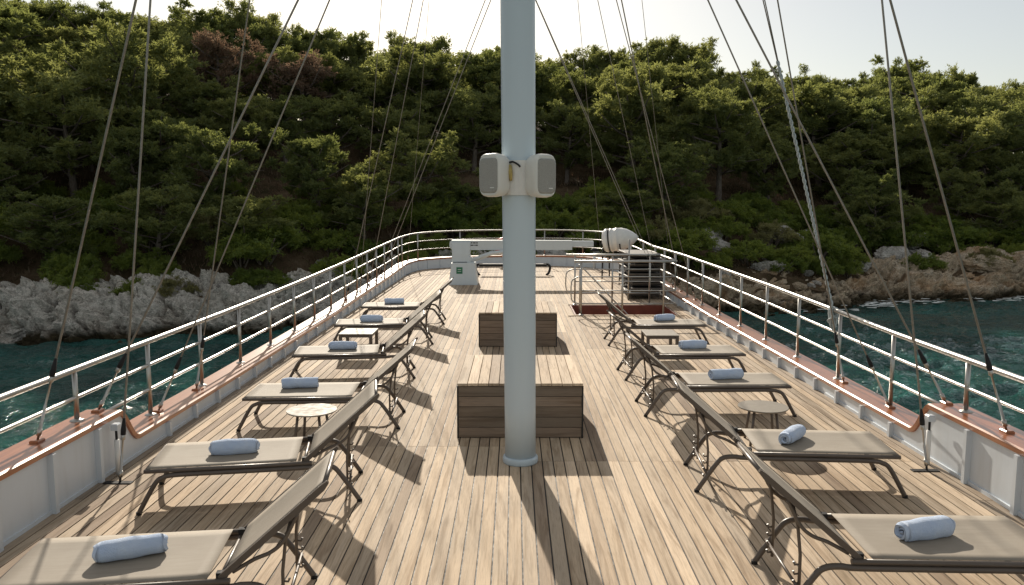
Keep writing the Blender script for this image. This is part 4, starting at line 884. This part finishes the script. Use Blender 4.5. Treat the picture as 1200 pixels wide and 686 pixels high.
# skyline trees
SKY = [-300, -262, -225, -188, -150, -118, -86, -55, -22, 8, 40, 66, 92, 118, 145, 172, 200, 228, 258, 284, 310, 330, 352, 372, 395, 418, 440, 462, 484, 508, 532, 556, 578, 604, 630, 655, 680, 702, 722, 742, 764, 788, 808, 832, 856, 880, 904, 928, 952, 968, 990, 1012, 1032, 1052, 1074, 1096, 1120, 1142, 1163, 1184, 1208, 1235, 1265, 1300, 1335, 1370, 1405, 1440, 1475]
for i, px in enumerate(SKY):
    if i % 4 == 2 and not 940 < px < 1000: continue
    s = RD - 1 + random.uniform(-2.5, 1.5); x, y = at_px(px, 0, s); z = zgr(x, y); rr_ = (y)
    top = CAM_Z + (236 - float(sil(px)) + random.uniform(-6, 3)) * y * 1.01 / 940; h = max(3.5, top - z) / 1.03
    wd = h * random.uniform(.95, 1.25) if 960 < px < 976 else max(6.5, min(h, 9)) * random.uniform(.8, 1.25)
    if 960 < px < 976: wd = h * .7
    plant('pine', x, y, h, wd, 'pine on the skyline, number %s from the left along the ridge, %s' % ('x', zone(px)) if 0 else '@sky|' + zone(px), 'tree', 'pines along the skyline', i)
# pines on the slope
rows_ = [(41, 6.4, 9.4), (35.5, 6.4, 9.4), (30, 6.4, 9.0), (24.5, 6.4, 8.6), (18.5, 6.6, 7.8), (12.5, 6.4, 6.0), (8.4, 6.0, 4.4)]
cnt = 0
for s, sp, h in rows_:
    x = -78.0
    while x < 86:
        xx = x + random.uniform(-1.2, 1.2); so = s + random.uniform(-1.7, 1.7); y = float(ysh(xx)) + so; px = 603 + 940 * xx / y; x += sp * random.uniform(.85, 1.15)
        if px < -290 or px > 1470: continue
        if 215 < px < 400 and 22 < s < 39: continue
        if s < 13 and (800 < px < 985 or 1030 < px < 1100 or 560 < px < 700): continue
        if 13 < s < 30 and random.random() < (.30 if 380 < px < 720 else .12): continue
        hh = h * random.uniform(.72, 1.2); z = zgr(xx, y); lim = CAM_Z + (236 - (float(sil(px)) + random.uniform(8, 22))) * y / 940
        hh = min(hh, max(3.0, lim - z)); wd = hh * random.uniform(1.05, 1.45) if hh > 4.5 else 6.2
        py = 236 - (z + hh * .9 - CAM_Z) * 940 / y
        kind = 'pine'
        if (225 < px < 300 and 60 < py < 150) or (335 < px < 385 and 80 < py < 150): kind = 'dry'
        elif (85 < px < 130 and 145 < py < 185) or (770 < px < 800 and 115 < py < 150 ) or (1035 < px < 1055 and 180 < py < 215): kind = 'olive'
        if kind == 'pine': plant('pine', xx, y, hh, wd, '@pine|' + band(so) + '|' + zone(px), 'tree', 'pines covering the hillside')
        elif kind == 'dry': plant('dry', xx, y, hh, wd, '@dead|' + band(so) + '|' + zone(px), 'tree', 'brown dead pines')
        else: plant('olive', xx, y, hh * .9, wd * .85, '@olive|' + band(so) + '|' + zone(px), 'tree', 'pale trees among the pines')
        cnt += 1
for px, so, h, lab in ((262, 32, 8.6, 'largest brown dead pine, left of the pair of long stays high on the slope'), (362, 32, 8.0, 'brown dead pine crossed by the second long stay on the left')):
    x, y = at_px(px, 0, so); plant('dry', x, y, h, h * 1.1, lab, 'tree', 'brown dead pines')
for px, so, h, lab in ((305, 41, 8.2, 'dark green pine filling the gap behind the brown dead pines'), (262, 42, 8.4, 'dark green pine directly behind the largest brown dead pine'), (232, 36, 7.6, 'green pine just left of the largest brown dead pine'), (332, 36, 7.2, 'green pine standing between two brown dead pines'), (395, 35, 7.8, 'green pine just right of the brown dead pines'), (238, 25, 6.0, 'green pine below and left of the brown dead pines'), (285, 22, 5.6, 'green pine directly below the largest brown dead pine'), (340, 24, 5.8, 'green pine below the brown dead pines, beside the second long stay'), (385, 26, 6.4, 'green pine below and right of the brown dead pines')):
    x, y = at_px(px, 0, so); plant('pine', x, y, h, h * 1.2, lab, 'tree', 'pines covering the hillside')
x, y = at_px(112, 0, 22); plant('olive', x, y, 6.6, 5.0, 'pale olive green tree between the two leftmost stays', 'tree', 'pale trees among the pines')
# shrubs
for s, sp, h in ((4.0, 2.3, 1.9), (5.8, 2.5, 2.6), (8.5, 3.0, 2.9), (12, 4.0, 2.7), (16, 5.5, 2.5), (39, 4.2, 3.4), (45, 3.6, 3.6)):
    x = -50.0
    while x < 62:
        xx = x + random.uniform(-1., 1.); so = s + random.uniform(-.8, .9); y = float(ysh(xx)) + so; px = 603 + 940 * xx / y; x += sp * random.uniform(.75, 1.3)
        if px < -230 or px > 1400: continue
        if so < 7.5 and (815 < px < 965 or 1025 < px < 1100 or 620 < px < 700) and random.random() < .55: continue
        if so < 5.0 and (px < 130 or px > 985) and random.random() < .75: continue
        if 8 < so < 10.5 and 905 < px < 955: continue
        hh = h * random.uniform(.7, 1.25); k = 'olive_bush' if random.random() < .07 else 'bush'
        plant(k, xx, y, hh, hh * random.uniform(.9, 1.3), ('@pale|' if k != 'bush' else '@shrub|') + band(so) + '|' + zone(px), 'shrub', 'shrubs above the shore')
# one label each: ordinal from the left within a band and a zone
ORD = ['first', 'second', 'third', 'fourth', 'fifth', 'sixth', 'seventh', 'eighth', 'ninth', 'tenth', 'eleventh', 'twelfth', 'thirteenth', 'fourteenth'] + ORDN[14:] + ['twenty-first', 'twenty-second', 'twenty-third', 'twenty-fourth', 'twenty-fifth', 'twenty-sixth', 'twenty-seventh', 'twenty-eighth', 'twenty-ninth', 'thirtieth', 'thirty-first', 'thirty-second', 'thirty-third', 'thirty-fourth', 'thirty-fifth', 'thirty-sixth']
NOUN = {'@pine': 'green pine', '@dead': 'brown dead pine', '@olive': 'pale olive tree', '@pale': 'pale shrub', '@shrub': 'dark green shrub', '@sky': 'pine against the sky'}
bk = {}
for lab, px, t in PL:
    if lab.startswith('@'): bk.setdefault(lab, []).append((px, t))
for lab, L_ in bk.items():
    pr = lab.split('|'); L_.sort(key=lambda a: a[0]); where = (' ' + pr[1] if pr[0] == '@sky' else ' ' + pr[1] + ', ' + pr[2])
    for i, (px, t) in enumerate(L_):
        nm = NOUN[pr[0]]; t['label'] = ('only ' + nm if len(L_) == 1 else ('leftmost ' + nm if i == 0 else 'rightmost ' + nm if i == len(L_) - 1 else ORD[i] + ' ' + nm + ' from the left')) + where
# bare dead branches
for px, so, z_, L_b, lab in ((535, 17, 2.0, 2.4, 'bare white branch arching left of the mast'), (1140, 12, 2.6, 2.4, 'bare grey branches of a dead shrub at the far right')):
    x, y = at_px(px, 0, so); b = MB(); z = zgr(x, y)
    for q in range(5):
        a = random.uniform(-.6, .6) + (0 if q else 0); l = L_b * random.uniform(.5, 1); b.tube(smooth_path([(0, 0, -.4), (.2 * l * (1 if q % 2 else -1), -.2, .3 * l), (.55 * l * (1 if q % 2 else -1), -.3, z_ * random.uniform(.3, .55)), (l * (1 if q % 2 else -1), -.4 + a, z_ * random.uniform(.4, .7))], 4), [.045 * (1 - i / 14) for i in range(13)], 5)
    tag(b.build('bare_branch', M['branch'], None, (x, y - 1.5, z)), lab, 'branch', 'bare branches on the slope')
# ground litter and grass
def litter():
    rg = np.random.default_rng(3); N = 22000; x = rg.uniform(-40, 56, N); so = rg.uniform(3.5, 30, N); y = ysh(x) + so; z = ground(x, y); P = np.stack([x, y, z], 1); h = rg.uniform(.12, .45, N)
    a = rg.uniform(0, 6.28, N); d = np.stack([np.cos(a), np.sin(a), 0 * a], 1); top = P + np.stack([rg.normal(0, .12, N), rg.normal(0, .12, N), h], 1)
    V = np.stack([P - d * .05 * 1.0, P + d * .05, top], 1).reshape(-1, 3); return foliage_mesh('dry_grass', V, np.arange(N * 3).reshape(-1, 3), np.repeat(rg.random(N), 3), M['dry'])
tag(link('dry_grass', litter()), 'dry brown grass and twigs covering the slope under the pines', 'grass', kind='stuff')


# ---- foam where the swell breaks on the right shore
def foam():
    rg = np.random.default_rng(12); V = []; Fc = []
    for k in range(120):
        px = rg.choice([rg.uniform(1005, 1050), rg.uniform(1040, 1110), rg.uniform(1185, 1230), rg.uniform(930, 1210)]); so = rg.normal(-1.5, .75); x, y = at_px(px, 0, so); r = rg.uniform(.05, .22); n = 7; b = len(V)
        for i in range(n):
            a = 2 * math.pi * i / n; q = r * rg.uniform(.5, 1.2); V.append((x + q * 1.9 * math.cos(a), y + q * math.sin(a), WZ + .20 + rg.uniform(0, .03)))
        Fc.append(tuple(range(b, b + n)))
    m = MB(); m.add(V, Fc); return m.mesh('sea_foam', M['foam'])
tag(link('sea_foam', foam()), 'white foam where the swell breaks on the right shore', 'foam', kind='stuff')
